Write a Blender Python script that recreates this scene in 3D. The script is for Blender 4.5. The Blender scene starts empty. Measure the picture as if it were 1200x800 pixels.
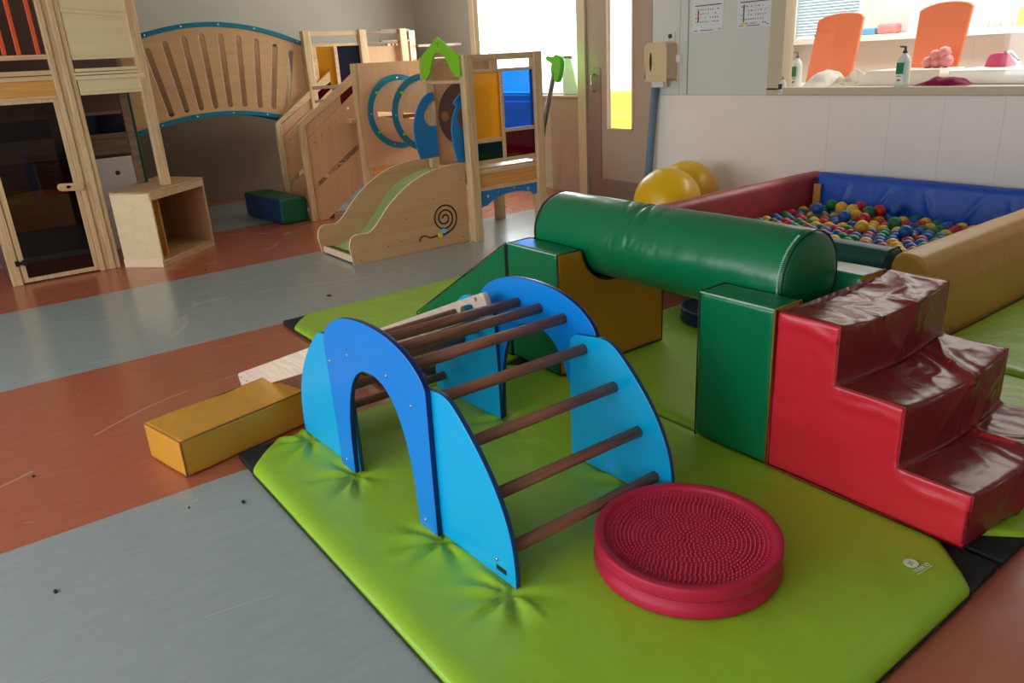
import bpy, bmesh, math, random
from mathutils import Vector, Matrix, noise
random.seed(7)
S = bpy.context.scene
COL = S.collection
R = math.radians

# ---------------------------------------------------------------- materials
def srgb(r, g, b):
    f = lambda c: (c/12.92 if c <= .04045 else ((c+.055)/1.055)**2.4)
    return (f(r/255), f(g/255), f(b/255), 1)

def newmat(name):
    m = bpy.data.materials.new(name); m.use_nodes = True
    nt = m.node_tree; b = nt.nodes['Principled BSDF']
    return m, nt, b

def N(nt, kind, **kw):
    n = nt.nodes.new(kind)
    for k, v in kw.items(): setattr(n, k, v)
    return n

def noise_bump(nt, b, scale, strength, dist=.01, detail=3, stretch=None):
    tc = N(nt, 'ShaderNodeTexCoord'); mp = N(nt, 'ShaderNodeMapping')
    if stretch: mp.inputs['Scale'].default_value = stretch
    nz = N(nt, 'ShaderNodeTexNoise'); nz.inputs['Scale'].default_value = scale; nz.inputs['Detail'].default_value = detail
    bp = N(nt, 'ShaderNodeBump'); bp.inputs['Strength'].default_value = strength; bp.inputs['Distance'].default_value = dist
    nt.links.new(tc.outputs['Object'], mp.inputs[0]); nt.links.new(mp.outputs[0], nz.inputs['Vector'])
    nt.links.new(nz.outputs[0], bp.inputs['Height']); nt.links.new(bp.outputs[0], b.inputs['Normal'])
    return bp

def plain(name, col, rough=.5, metal=0, coat=0, bump=None, spec=.5, emis=None):
    m, nt, b = newmat(name)
    b.inputs['Base Color'].default_value = col; b.inputs['Roughness'].default_value = rough
    b.inputs['Metallic'].default_value = metal; b.inputs['Coat Weight'].default_value = coat
    b.inputs['Specular IOR Level'].default_value = spec
    if bump: noise_bump(nt, b, *bump)
    if emis:
        b.inputs['Emission Color'].default_value = col; b.inputs['Emission Strength'].default_value = emis
    return m

def vinyl(name, col, rough=.36, var=.10, wr=.35):
    """glossy tarpaulin cloth: faint mottling, fine grain and broad soft unevenness"""
    m, nt, b = newmat(name)
    tc = N(nt, 'ShaderNodeTexCoord')
    n1 = N(nt, 'ShaderNodeTexNoise'); n1.inputs['Scale'].default_value = 3.0; n1.inputs['Detail'].default_value = 4
    nt.links.new(tc.outputs['Object'], n1.inputs['Vector'])
    mx = N(nt, 'ShaderNodeMix', data_type='RGBA')
    mx.inputs['A'].default_value = tuple(c*(1-var) for c in col[:3]) + (1,)
    mx.inputs['B'].default_value = tuple(min(1, c*(1+var)) for c in col[:3]) + (1,)
    nt.links.new(n1.outputs[0], mx.inputs['Factor']); nt.links.new(mx.outputs['Result'], b.inputs['Base Color'])
    b.inputs['Roughness'].default_value = rough
    b.inputs['Specular IOR Level'].default_value = .5
    n2 = N(nt, 'ShaderNodeTexNoise'); n2.inputs['Scale'].default_value = 7; n2.inputs['Detail'].default_value = 2
    n3 = N(nt, 'ShaderNodeTexNoise'); n3.inputs['Scale'].default_value = 420
    for n_ in (n2, n3): nt.links.new(tc.outputs['Object'], n_.inputs['Vector'])
    b1 = N(nt, 'ShaderNodeBump'); b1.inputs['Strength'].default_value = wr; b1.inputs['Distance'].default_value = .02
    b2 = N(nt, 'ShaderNodeBump'); b2.inputs['Strength'].default_value = .06; b2.inputs['Distance'].default_value = .002
    nt.links.new(n2.outputs[0], b1.inputs['Height']); nt.links.new(n3.outputs[0], b2.inputs['Height'])
    nt.links.new(b1.outputs[0], b2.inputs['Normal']); nt.links.new(b2.outputs[0], b.inputs['Normal'])
    return m

def wood(name, c1, c2, axis='z', scale=9, rough=.42, spots=False):
    m, nt, b = newmat(name)
    tc = N(nt, 'ShaderNodeTexCoord'); mp = N(nt, 'ShaderNodeMapping')
    st = {'x': (.06, 1, 1), 'y': (1, .06, 1), 'z': (1, 1, .06)}[axis]
    mp.inputs['Scale'].default_value = st
    nz = N(nt, 'ShaderNodeTexNoise'); nz.inputs['Scale'].default_value = scale*7; nz.inputs['Detail'].default_value = 5; nz.inputs['Distortion'].default_value = .4
    rp = N(nt, 'ShaderNodeValToRGB'); rp.color_ramp.elements[0].color = c1; rp.color_ramp.elements[1].color = c2
    rp.color_ramp.elements[0].position = .33; rp.color_ramp.elements[1].position = .66
    nt.links.new(tc.outputs['Object'], mp.inputs[0]); nt.links.new(mp.outputs[0], nz.inputs['Vector'])
    nt.links.new(nz.outputs[0], rp.inputs[0]); nt.links.new(rp.outputs[0], b.inputs['Base Color'])
    b.inputs['Roughness'].default_value = rough
    bp = N(nt, 'ShaderNodeBump'); bp.inputs['Strength'].default_value = .08; bp.inputs['Distance'].default_value = .003
    nt.links.new(nz.outputs[0], bp.inputs['Height']); nt.links.new(bp.outputs[0], b.inputs['Normal'])
    return m

def pane(name, col, transp=.9, rough=.02, diff=None):
    """thin sheet: clear light passes straight, part is reflected, part scattered"""
    m, nt, b = newmat(name); nt.nodes.remove(b)
    out = nt.nodes['Material Output']
    tr = N(nt, 'ShaderNodeBsdfTransparent'); tr.inputs[0].default_value = col
    gl = N(nt, 'ShaderNodeBsdfGlossy'); gl.inputs['Roughness'].default_value = rough
    lw = N(nt, 'ShaderNodeLayerWeight'); lw.inputs[0].default_value = .5
    pw = N(nt, 'ShaderNodeMath', operation='POWER'); pw.inputs[1].default_value = 4
    fr = N(nt, 'ShaderNodeMath', operation='MULTIPLY_ADD'); fr.inputs[1].default_value = .6; fr.inputs[2].default_value = .03
    nt.links.new(lw.outputs['Facing'], pw.inputs[0]); nt.links.new(pw.outputs[0], fr.inputs[0])
    mx = N(nt, 'ShaderNodeMixShader')
    nt.links.new(fr.outputs[0], mx.inputs[0])
    if diff:
        df = N(nt, 'ShaderNodeMixShader'); df.inputs[0].default_value = .65
        d1_ = N(nt, 'ShaderNodeBsdfDiffuse'); d1_.inputs[0].default_value = diff; d2_ = N(nt, 'ShaderNodeBsdfTranslucent'); d2_.inputs[0].default_value = diff
        nt.links.new(d1_.outputs[0], df.inputs[1]); nt.links.new(d2_.outputs[0], df.inputs[2])
        m2 = N(nt, 'ShaderNodeMixShader'); m2.inputs[0].default_value = transp
        nt.links.new(df.outputs[0], m2.inputs[1]); nt.links.new(tr.outputs[0], m2.inputs[2])
        nt.links.new(m2.outputs[0], mx.inputs[1])
    else:
        nt.links.new(tr.outputs[0], mx.inputs[1])
    nt.links.new(gl.outputs[0], mx.inputs[2]); nt.links.new(mx.outputs[0], out.inputs[0])
    return m

def floor_mat():
    m, nt, b = newmat('linoleum_stripes')
    tc = N(nt, 'ShaderNodeTexCoord'); sx = N(nt, 'ShaderNodeSeparateXYZ')
    nt.links.new(tc.outputs['Object'], sx.inputs[0])
    add = N(nt, 'ShaderNodeMath', operation='ADD'); add.inputs[1].default_value = 4.595 + 3.452*5
    mod = N(nt, 'ShaderNodeMath', operation='MODULO'); mod.inputs[1].default_value = 3.452
    lt = N(nt, 'ShaderNodeMath', operation='LESS_THAN'); lt.inputs[1].default_value = 1.73
    nt.links.new(sx.outputs[0], add.inputs[0]); nt.links.new(add.outputs[0], mod.inputs[0]); nt.links.new(mod.outputs[0], lt.inputs[0])
    # marbling, stretched along the sheet
    mp = N(nt, 'ShaderNodeMapping'); mp.inputs['Scale'].default_value = (1, .3, 1); mp.inputs['Rotation'].default_value = (0, 0, .35)
    nz = N(nt, 'ShaderNodeTexNoise'); nz.inputs['Scale'].default_value = 26; nz.inputs['Detail'].default_value = 6; nz.inputs['Roughness'].default_value = .65
    nt.links.new(tc.outputs['Object'], mp.inputs[0]); nt.links.new(mp.outputs[0], nz.inputs['Vector'])
    def ramp(c1, c2):
        r = N(nt, 'ShaderNodeValToRGB'); r.color_ramp.elements[0].color = c1; r.color_ramp.elements[1].color = c2
        r.color_ramp.elements[0].position = .3; r.color_ramp.elements[1].position = .7
        nt.links.new(nz.outputs[0], r.inputs[0]); return r
    ra = ramp(srgb(*FL_GREY_A), srgb(*FL_GREY_B)); rb = ramp(srgb(*FL_RED_A), srgb(*FL_RED_B))
    mx = N(nt, 'ShaderNodeMix', data_type='RGBA')
    nt.links.new(lt.outputs[0], mx.inputs['Factor']); nt.links.new(ra.outputs[0], mx.inputs['A']); nt.links.new(rb.outputs[0], mx.inputs['B'])
    # thin pale scratches and dark scuffs with shapes of their own
    last = mx.outputs['Result']
    for sc, rot, wid, col, fac, off in ((.55, .3, .0016, (.55, .5, .45, 1), .35, 0), (.8, 1.9, .0012, (.5, .5, .5, 1), .3, 7)):
        mp2 = N(nt, 'ShaderNodeMapping'); mp2.inputs['Rotation'].default_value = (0, 0, rot); mp2.inputs['Location'].default_value = (off, off, 0); mp2.inputs['Scale'].default_value = (1, .5, 1)
        nn = N(nt, 'ShaderNodeTexNoise'); nn.inputs['Scale'].default_value = sc; nn.inputs['Detail'].default_value = .5
        nt.links.new(tc.outputs['Object'], mp2.inputs[0]); nt.links.new(mp2.outputs[0], nn.inputs['Vector'])
        sub = N(nt, 'ShaderNodeMath', operation='SUBTRACT'); sub.inputs[1].default_value = .5
        ab = N(nt, 'ShaderNodeMath', operation='ABSOLUTE'); l2 = N(nt, 'ShaderNodeMath', operation='LESS_THAN'); l2.inputs[1].default_value = wid
        nm = N(nt, 'ShaderNodeTexNoise'); nm.inputs['Scale'].default_value = 3.3; nt.links.new(tc.outputs['Object'], nm.inputs['Vector'])
        gt = N(nt, 'ShaderNodeMath', operation='GREATER_THAN'); gt.inputs[1].default_value = .52
        mu = N(nt, 'ShaderNodeMath', operation='MULTIPLY'); mu2 = N(nt, 'ShaderNodeMath', operation='MULTIPLY'); mu2.inputs[1].default_value = fac
        nt.links.new(nn.outputs[0], sub.inputs[0]); nt.links.new(sub.outputs[0], ab.inputs[0]); nt.links.new(ab.outputs[0], l2.inputs[0])
        nt.links.new(nm.outputs[0], gt.inputs[0]); nt.links.new(l2.outputs[0], mu.inputs[0]); nt.links.new(gt.outputs[0], mu.inputs[1])
        nt.links.new(mu.outputs[0], mu2.inputs[0])
        m3 = N(nt, 'ShaderNodeMix', data_type='RGBA'); m3.inputs['B'].default_value = col
        nt.links.new(mu2.outputs[0], m3.inputs['Factor']); nt.links.new(last, m3.inputs['A']); last = m3.outputs['Result']
    nt.links.new(last, b.inputs['Base Color'])
    b.inputs['Coat Weight'].default_value = .25; b.inputs['Coat Roughness'].default_value = .22; b.inputs['Specular IOR Level'].default_value = .6
    n5 = N(nt, 'ShaderNodeTexNoise'); n5.inputs['Scale'].default_value = 5; n5.inputs['Detail'].default_value = 5
    nt.links.new(tc.outputs['Object'], n5.inputs['Vector'])
    mr = N(nt, 'ShaderNodeMapRange'); mr.inputs['To Min'].default_value = .20; mr.inputs['To Max'].default_value = .30
    nt.links.new(n5.outputs[0], mr.inputs[0]); nt.links.new(mr.outputs[0], b.inputs['Roughness'])
    bp = N(nt, 'ShaderNodeBump'); bp.inputs['Strength'].default_value = .02; bp.inputs['Distance'].default_value = .01
    nt.links.new(n5.outputs[0], bp.inputs['Height']); nt.links.new(bp.outputs[0], b.inputs['Normal'])
    return m

FL_GREY_A, FL_GREY_B = (148, 157, 156), (158, 166, 163)
FL_RED_A, FL_RED_B = (170, 90, 66), (180, 100, 74)
M = {}
M['floor'] = floor_mat()
M['lime'] = vinyl('lime_vinyl', srgb(150, 192, 46), .34, .06)
M['green'] = vinyl('green_vinyl', srgb(0, 112, 68), .28, .08, .3)
M['ygreen'] = vinyl('amber_vinyl', srgb(192, 132, 30), .38, .06)
M['beamy'] = vinyl('amber_leather_vinyl', srgb(206, 146, 46), .36, .06)
M['red'] = vinyl('red_vinyl', srgb(206, 36, 52), .32, .08, .5)
M['maroon'] = vinyl('shaded_red_vinyl', srgb(132, 38, 44), .27, .08, .6)  # the red vinyl again, with shade put into its colour
M['pitred'] = vinyl('pit_red_vinyl', srgb(176, 58, 62), .42, .06)
M['pitblue'] = vinyl('pit_blue_vinyl', srgb(28, 84, 196), .42, .06, .5)
M['pitgreen'] = vinyl('pit_teal_vinyl', srgb(6, 92, 92), .42, .06)
M['pityel'] = vinyl('pit_yellow_vinyl', srgb(214, 160, 74), .42, .05)
M['pale'] = vinyl('pit_floor_vinyl', srgb(40, 80, 160), .5, .05)
M['dgreen'] = vinyl('dark_green_vinyl', srgb(0, 92, 62), .45, .05)
M['dblue'] = vinyl('dark_blue_vinyl', srgb(22, 66, 118), .45, .05)
M['black'] = plain('black_velcro', srgb(24, 26, 32), .8, bump=(160, .3, .004))
M['thread'] = plain('seam_thread', srgb(170, 205, 180), .6)
M['redthread'] = plain('red_seam', srgb(150, 20, 32), .5)
M['dkseam'] = plain('dark_seam', srgb(20, 40, 34), .6)
M['ambthread'] = plain('amber_seam', srgb(150, 96, 24), .6)
M['blueA'] = plain('arch_blue_board', srgb(0, 132, 226), .3, spec=.5, bump=(30, .03, .004))
M['blueAe'] = plain('navy_edge', srgb(10, 34, 110), .35)
M['blueW'] = plain('sky_blue_board', srgb(0, 172, 232), .3, spec=.5, bump=(30, .03, .004))
M['blueWe'] = plain('sky_blue_edge', srgb(8, 70, 130), .35)
M['rung'] = wood('brown_rung_wood', srgb(136, 84, 66), srgb(168, 112, 90), 'y', 10, .5)
M['rail'] = wood('pale_rail_wood', srgb(206, 186, 166), srgb(226, 208, 190), 'x', 10, .5)
M['screw'] = plain('steel_screw', srgb(200, 205, 210), .3, metal=1)
M['disc'] = plain('raspberry_rubber', srgb(186, 30, 66), .42, spec=.4)
M['discd'] = plain('navy_rubber', srgb(22, 44, 74), .4)
M['blk'] = plain('black_plastic', srgb(16, 16, 18), .35)
M['white'] = plain('white_print', srgb(226, 236, 214), .5)
PLY1, PLY2 = srgb(196, 162, 122), srgb(214, 182, 142)
M['ply'] = wood('birch_plywood', srgb(202, 155, 113), srgb(209, 163, 121), 'z', 3, .38)
M['plyy'] = wood('birch_plywood_level', srgb(203, 158, 112), srgb(211, 167, 122), 'y', 3, .38)
M['post'] = wood('beech_post', srgb(196, 160, 116), srgb(222, 190, 146), 'z', 9, .4)
M['postg'] = wood('pale_panel_wood', srgb(222, 198, 154), srgb(229, 206, 164), 'y', 3, .42)
M['railw'] = wood('beech_rail', srgb(198, 160, 118), srgb(222, 188, 144), 'y', 9, .4)
M['edge'] = plain('maple_edge', srgb(236, 206, 178), .5)
M['oak'] = wood('orange_rail_wood', srgb(204, 138, 68), srgb(222, 160, 90), 'y', 7, .4)
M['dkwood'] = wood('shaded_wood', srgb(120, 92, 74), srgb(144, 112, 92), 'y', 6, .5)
M['teal'] = plain('teal_board', srgb(10, 118, 142), .38)
M['wing'] = plain('blue_board', srgb(14, 122, 186), .36)
M['limeb'] = plain('lime_board', srgb(132, 200, 40), .4)
M['bed'] = plain('pale_lime_slide', srgb(222, 242, 158), .3)
M['orange'] = plain('orange_bar', srgb(222, 84, 36), .4)
M['pink'] = plain('pink_plastic', srgb(214, 60, 110), .4)
M['palepink'] = plain('pale_pink_plastic', srgb(240, 150, 150), .4)
M['maroonp'] = pane('maroon_pane', srgb(150, 20, 54), .35, diff=srgb(120, 16, 44))
M['yelpane'] = pane('amber_pane', srgb(255, 214, 60), .62, .06, diff=srgb(255, 200, 20))
M['blupane'] = pane('blue_pane', srgb(90, 180, 255), .7, .06, diff=srgb(30, 140, 250))
M['grnpane'] = pane('green_pane', srgb(0, 110, 60), .3, .08, diff=srgb(0, 84, 50))
M['navypane'] = pane('navy_pane', srgb(60, 66, 104), .35, .08, diff=srgb(54, 60, 96))
M['glass'] = pane('clear_glass', (.94, .97, .96, 1))
M['smoke'] = pane('tower_door_glass', (.62, .60, .60, 1), rough=.03)
M['wall'] = plain('painted_wall', srgb(192, 181, 164), .7, bump=(60, .06, .004))
M['wallw'] = plain('white_panel', srgb(212, 214, 208), .5)
M['wallb'] = plain('lower_panel', srgb(242, 232, 224), .45)
M['lowwall'] = plain('taupe_lower_wall', srgb(116, 92, 74), .6)
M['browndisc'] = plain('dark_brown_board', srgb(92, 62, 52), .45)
M['shadepanel'] = plain('painted_shade_panel', srgb(104, 74, 62), .6)  # dark brown stands in for the deep shade inside the left tower
M['tan'] = plain('taupe_door_paint', srgb(176, 154, 138), .42)
M['tan2'] = plain('beige_frame_paint', srgb(206, 190, 160), .5)
M['metal'] = plain('brushed_plate', srgb(150, 134, 128), .42, metal=.6)
M['chrome'] = plain('chrome', srgb(220, 220, 222), .15, metal=1)
M['cream'] = plain('cream_plastic', srgb(214, 188, 150), .4)
M['greyblue'] = plain('slate_blue_foam', srgb(102, 128, 146), .6)
M['paper'] = plain('paper', srgb(224, 224, 226), .7)
M['print'] = plain('print_black', srgb(60, 60, 62), .7)
M['prred'] = plain('print_red', srgb(190, 30, 40), .7)
M['prgrn'] = plain('print_green', srgb(20, 130, 90), .7)
M['pryel'] = plain('print_yellow', srgb(236, 200, 30), .7)
M['yelball'] = plain('yellow_ball_rubber', srgb(236, 186, 10), .3, spec=.5)
for k, c in dict(red=(198, 34, 44), green=(14, 122, 66), blue=(20, 88, 176), yellow=(228, 182, 44)).items():
    M['b'+k] = plain(k+'_ball_plastic', srgb(*c), .32)
M['roomw'] = plain('changing_room_white', srgb(246, 238, 232), .6)
M['tile'] = plain('changing_room_tiles', srgb(238, 220, 208), .35)
M['ormat'] = plain('coral_orange_board', srgb(252, 136, 92), .5)
M['linen'] = plain('off_white_linen', srgb(226, 214, 196), .8, bump=(25, .8, .02))
M['magenta'] = plain('magenta_cloth', srgb(176, 30, 96), .7, bump=(20, .6, .02))
M['bottle'] = plain('bottle_white', srgb(226, 232, 228), .3)
M['dkgreen'] = plain('pump_green', srgb(30, 70, 50), .4)
M['ltblue'] = plain('light_blue_plastic', srgb(110, 190, 226), .4)
M['slatblue'] = plain('pale_blue_slat', srgb(196, 216, 226), .5)
M['limedge'] = plain('lime_edge', srgb(206, 214, 60), .4)
M['outyel'] = plain('yellow_cabinet', srgb(250, 226, 70), .6)
M['outgrd'] = plain('pale_paving', srgb(215, 215, 205), .8)
M['grabg'] = plain('bright_green_plastic', srgb(96, 210, 40), .35)
M['palegrn'] = plain('pale_green_plastic', srgb(216, 232, 220), .4)
M['pole'] = plain('grey_tube', srgb(120, 112, 108), .4, metal=.4)
M['dirt'] = plain('dark_debris', srgb(36, 30, 26), .9)

# ---------------------------------------------------------------- object helpers
def tag(o, label=None, cat=None, group=None, kind=None):
    if label: o['label'] = label
    if cat: o['category'] = cat
    if group: o['group'] = group
    if kind: o['kind'] = kind
    return o

def thing(name, label, cat, loc=(0, 0, 0), rz=0, group=None):
    o = bpy.data.objects.new(name, None); COL.objects.link(o)
    o.empty_display_size = .1
    o.location = loc; o.rotation_euler = (0, 0, rz)
    return tag(o, label, cat, group)

def link(name, me, mat, parent=None, local=False, smooth=None):
    """me is in world coordinates (or in the thing's own when local)"""
    o = bpy.data.objects.new(name, me); COL.objects.link(o)
    if mat is not None:
        if isinstance(mat, (list, tuple)):
            for q in mat: me.materials.append(q)
        else: me.materials.append(mat)
    if parent is not None:
        if not local:
            # full transform of the parent chain (all parents are upright empties or plain parts)
            p = parent; off = Matrix.Identity(4)
            mats = []
            while p: mats.append(Matrix.Translation(p.location) @ p.rotation_euler.to_matrix().to_4x4()); p = p.parent
            for q in reversed(mats): off = off @ q
            me.transform(off.inverted())
        o.parent = parent
    else:
        c = base_center(me)
        me.transform(Matrix.Translation(-c)); o.location = c
    if smooth is not None:
        for p_ in me.polygons: p_.use_smooth = smooth
    return o

def base_center(me):
    xs = [v.co.x for v in me.vertices]; ys = [v.co.y for v in me.vertices]; zs = [v.co.z for v in me.vertices]
    return Vector(((min(xs)+max(xs))/2, (min(ys)+max(ys))/2, min(zs)))

def mesh_of(bm):
    me = bpy.data.meshes.new('m'); bmesh.ops.recalc_face_normals(bm, faces=bm.faces); bm.to_mesh(me); bm.free(); return me

def bm_box(bm, x0, x1, y0, y1, z0, z1, bev=0, seg=2, mat=None):
    r = bmesh.ops.create_cube(bm, size=1)
    vs = r['verts']
    bmesh.ops.scale(bm, vec=(abs(x1-x0), abs(y1-y0), abs(z1-z0)), verts=vs)
    bmesh.ops.translate(bm, vec=((x0+x1)/2, (y0+y1)/2, (z0+z1)/2), verts=vs)
    if bev:
        es = list({e for v in vs for e in v.link_edges})
        bmesh.ops.bevel(bm, geom=es, offset=bev, segments=seg, affect='EDGES', profile=.5)
    return vs

def box(name, x0, x1, y0, y1, z0, z1, mat, parent=None, bev=.003, local=False, mtx=None, seg=2):
    bm = bmesh.new(); bm_box(bm, x0, x1, y0, y1, z0, z1, bev, seg)
    if mtx is not None: bmesh.ops.transform(bm, matrix=mtx, verts=bm.verts)
    return link(name, mesh_of(bm), mat, parent, local)

def boxes(name, lst, mat, parent=None, bev=.002, local=False):
    bm = bmesh.new()
    for b in lst: bm_box(bm, *b, bev, 1)
    return link(name, mesh_of(bm), mat, parent, local)

def bm_tube(bm, pts, r, seg=12, cap=True, closed=False):
    pts = [Vector(p) for p in pts]; n = len(pts); rings = []
    rr = r if isinstance(r, (list, tuple)) else [r]*n
    up = None
    for i, p in enumerate(pts):
        if closed: t = (pts[(i+1) % n]-pts[i-1])
        else: t = (pts[min(i+1, n-1)]-pts[max(i-1, 0)])
        t.normalize()
        if up is None:
            up = Vector((0, 0, 1)) if abs(t.z) < .9 else Vector((1, 0, 0))
        a = t.cross(up)
        if a.length < 1e-4: a = t.cross(Vector((0, 1, 0)))
        a.normalize(); b = a.cross(t).normalized(); up = b
        rings.append([bm.verts.new(p + (a*math.cos(q)+b*math.sin(q))*rr[i]) for q in [2*math.pi*k/seg for k in range(seg)]])
    m = n if closed else n-1
    for i in range(m):
        A, B = rings[i], rings[(i+1) % n]
        for k in range(seg): 
            f = bm.faces.new((A[k], A[(k+1) % seg], B[(k+1) % seg], B[k])); f.smooth = True
    if cap and not closed:
        bm.faces.new(rings[0]); bm.faces.new(rings[-1])

def tube(name, pts, r, mat, parent=None, seg=12, local=False, closed=False):
    bm = bmesh.new(); bm_tube(bm, pts, r, seg, True, closed)
    return link(name, mesh_of(bm), mat, parent, local)

def lathe(name, prof, c, mat, parent=None, seg=48, axis='z', local=False, smooth=True):
    """prof: (radius, height) from bottom to top"""
    bm = bmesh.new(); rings = []
    for r, h in prof:
        if r < 1e-6: rings.append([bm.verts.new((0, 0, h))])
        else: rings.append([bm.verts.new((r*math.cos(2*math.pi*k/seg), r*math.sin(2*math.pi*k/seg), h)) for k in range(seg)])
    for A, B in zip(rings, rings[1:]):
        if len(A) == 1 and len(B) == 1: continue
        for k in range(seg):
            j = (k+1) % seg
            if len(A) == 1: f = bm.faces.new((A[0], B[k], B[j]))
            elif len(B) == 1: f = bm.faces.new((A[k], A[j], B[0]))
            else: f = bm.faces.new((A[k], A[j], B[j], B[k]))
            f.smooth = smooth
    if axis == 'x': bmesh.ops.rotate(bm, verts=bm.verts, cent=(0, 0, 0), matrix=Matrix.Rotation(R(90), 3, 'Y'))
    if axis == 'y': bmesh.ops.rotate(bm, verts=bm.verts, cent=(0, 0, 0), matrix=Matrix.Rotation(R(-90), 3, 'X'))
    bmesh.ops.translate(bm, verts=bm.verts, vec=c)
    return link(name, mesh_of(bm), mat, parent, local)

def plate(name, outline, holes, thick, plane, c, mat, parent=None, bev=.002, local=False, mtx=None, edge=None):
    """board cut to an outline. plane 'x': outline is (y,z), board from x=c-thick to x=c;
       plane 'y': outline is (x,z), board y=c..c+thick; plane 'z': (x,y), z=c..c+thick"""
    cu = bpy.data.curves.new('c', 'CURVE'); cu.dimensions = '2D'; cu.fill_mode = 'BOTH'
    for poly in [outline]+list(holes):
        sp = cu.splines.new('POLY'); sp.points.add(len(poly)-1)
        for i, (a, b) in enumerate(poly): sp.points[i].co = (a, b, 0, 1)
        sp.use_cyclic_u = True
    cu.extrude = thick/2-bev; cu.bevel_depth = bev; cu.bevel_resolution = 1; cu.offset = -bev
    o = bpy.data.objects.new('tmp', cu); COL.objects.link(o)
    dg = bpy.context.evaluated_depsgraph_get(); me = bpy.data.meshes.new_from_object(o.evaluated_get(dg))
    bpy.data.objects.remove(o)
    if plane == 'x': T = Matrix(((0, 0, 1, c-thick/2), (1, 0, 0, 0), (0, 1, 0, 0), (0, 0, 0, 1)))
    elif plane == 'y': T = Matrix(((1, 0, 0, 0), (0, 0, -1, c+thick/2), (0, 1, 0, 0), (0, 0, 0, 1)))
    else: T = Matrix(((1, 0, 0, 0), (0, 1, 0, 0), (0, 0, 1, c+thick/2), (0, 0, 0, 1)))
    if edge is not None:
        me.materials.clear(); me.materials.append(mat); me.materials.append(edge)
        for p in me.polygons: p.material_index = 0 if abs(p.normal.z) > .9 else 1
        mat = None
    else: me.materials.clear()
    me.transform(T)
    if mtx is not None: me.transform(mtx)
    return link(name, me, mat, parent, local)

def circ(cx, cy, r, n=20, ry=None, a0=0):
    ry = ry or r
    return [(cx+r*math.cos(a0+2*math.pi*k/n), cy+ry*math.sin(a0+2*math.pi*k/n)) for k in range(n)]

def stadium(p, q, w, n=8):
    p = Vector(p); q = Vector(q); d = (q-p).normalized(); a = math.atan2(d.y, d.x)
    out = [(q.x+w*math.cos(a-math.pi/2+math.pi*k/n), q.y+w*math.sin(a-math.pi/2+math.pi*k/n)) for k in range(n+1)]
    out += [(p.x+w*math.cos(a+math.pi/2+math.pi*k/n), p.y+w*math.sin(a+math.pi/2+math.pi*k/n)) for k in range(n+1)]
    return out

def spline(pts, per=6, closed=False):
    """Catmull-Rom through 2D points"""
    P = [Vector(p) for p in pts]; n = len(P); out = []
    rng = range(n) if closed else range(n-1)
    for i in rng:
        p0, p1, p2, p3 = (P[(i-1) % n] if closed or i else P[0]), P[i], P[(i+1) % n], (P[(i+2) % n] if closed or i+2 < n else P[-1])
        for k in range(per):
            t = k/per
            v = .5*((2*p1)+(p2-p0)*t+(2*p0-5*p1+4*p2-p3)*t*t+(3*p1-p0-3*p2+p3)*t**3)
            out.append(tuple(v))
    if not closed: out.append(tuple(P[-1]))
    return out

def soft(name, bm, mat, parent=None, voxel=.012, it=4, deform=None, top_level=False, matfn=None):
    """closed shape -> dense, softly rounded skin"""
    me = mesh_of(bm)
    o = bpy.data.objects.new('tmp', me); COL.objects.link(o)
    r = o.modifiers.new('r', 'REMESH'); r.mode = 'VOXEL'; r.voxel_size = voxel
    s = o.modifiers.new('s', 'SMOOTH'); s.factor = .5; s.iterations = it
    dg = bpy.context.evaluated_depsgraph_get(); me2 = bpy.data.meshes.new_from_object(o.evaluated_get(dg))
    bpy.data.objects.remove(o); bpy.data.meshes.remove(me)
    if deform:
        ns = [v.normal.copy() for v in me2.vertices]
        for v, n_ in zip(me2.vertices, ns): v.co = deform(v.co.copy(), n_)
    me2.materials.clear()
    if matfn:
        for q in mat: me2.materials.append(q)
        for p in me2.polygons: p.material_index = matfn(p.center, p.normal)
        mat = None
    return link(name, me2, mat, parent, smooth=True)

def prism(outline, plane, a, b):
    """closed prism of a 2D outline between coordinates a and b of the plane's axis"""
    bm = bmesh.new()
    f = {'x': lambda p, c: (c, p[0], p[1]), 'y': lambda p, c: (p[0], c, p[1]), 'z': lambda p, c: (p[0], p[1], c)}[plane]
    A = [bm.verts.new(f(p, a)) for p in outline]; B = [bm.verts.new(f(p, b)) for p in outline]
    n = len(outline)
    for k in range(n): bm.faces.new((A[k], A[(k+1) % n], B[(k+1) % n], B[k]))
    bmesh.ops.triangulate(bm, faces=[bm.faces.new(A), bm.faces.new(B)])
    return bm

def nz(v, s, seed=0): return noise.noise(Vector((v[0]*s+seed, v[1]*s+seed*.7, v[2]*s-seed)))

# ================================================================= ROOM
def structure(o): o['kind'] = 'structure'; return o
Z = 2.75
structure(box('floor', -10.3, 3.2, -3.7, 6.2, -.1, 0, M['floor'], bev=0))
structure(box('ceiling', -10.3, 3.2, -3.7, 6.2, Z, Z+.1, M['wallw'], bev=0))
# object coords of the floor must stay those of the room (stripes follow x)
fl = bpy.data.objects['floor']; fl.data.transform(Matrix.Translation(fl.location)); fl.location = (0, 0, 0)
structure(box('wall_back', -10.3, -10.09, -3.7, 6.2, 0, Z, M['wall'], bev=0))
structure(box('wall_near', 3.0, 3.2, -3.7, 6.2, 0, Z, M['wall'], bev=0))
# side wall with the big windows that light the room from the camera's left
boxes_l = [(-10.3, 3.2, -3.7, -3.5, 0, .75), (-10.3, 3.2, -3.7, -3.5, 2.45, Z)]
for a, b in ((-10.3, -6.2), (-3.4, -3.0), (-.2, .2), (2.6, 3.2)): boxes_l.append((a, b, -3.7, -3.5, .75, 2.45))
structure(boxes('wall_left', boxes_l, M['wall'], bev=0))
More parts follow.
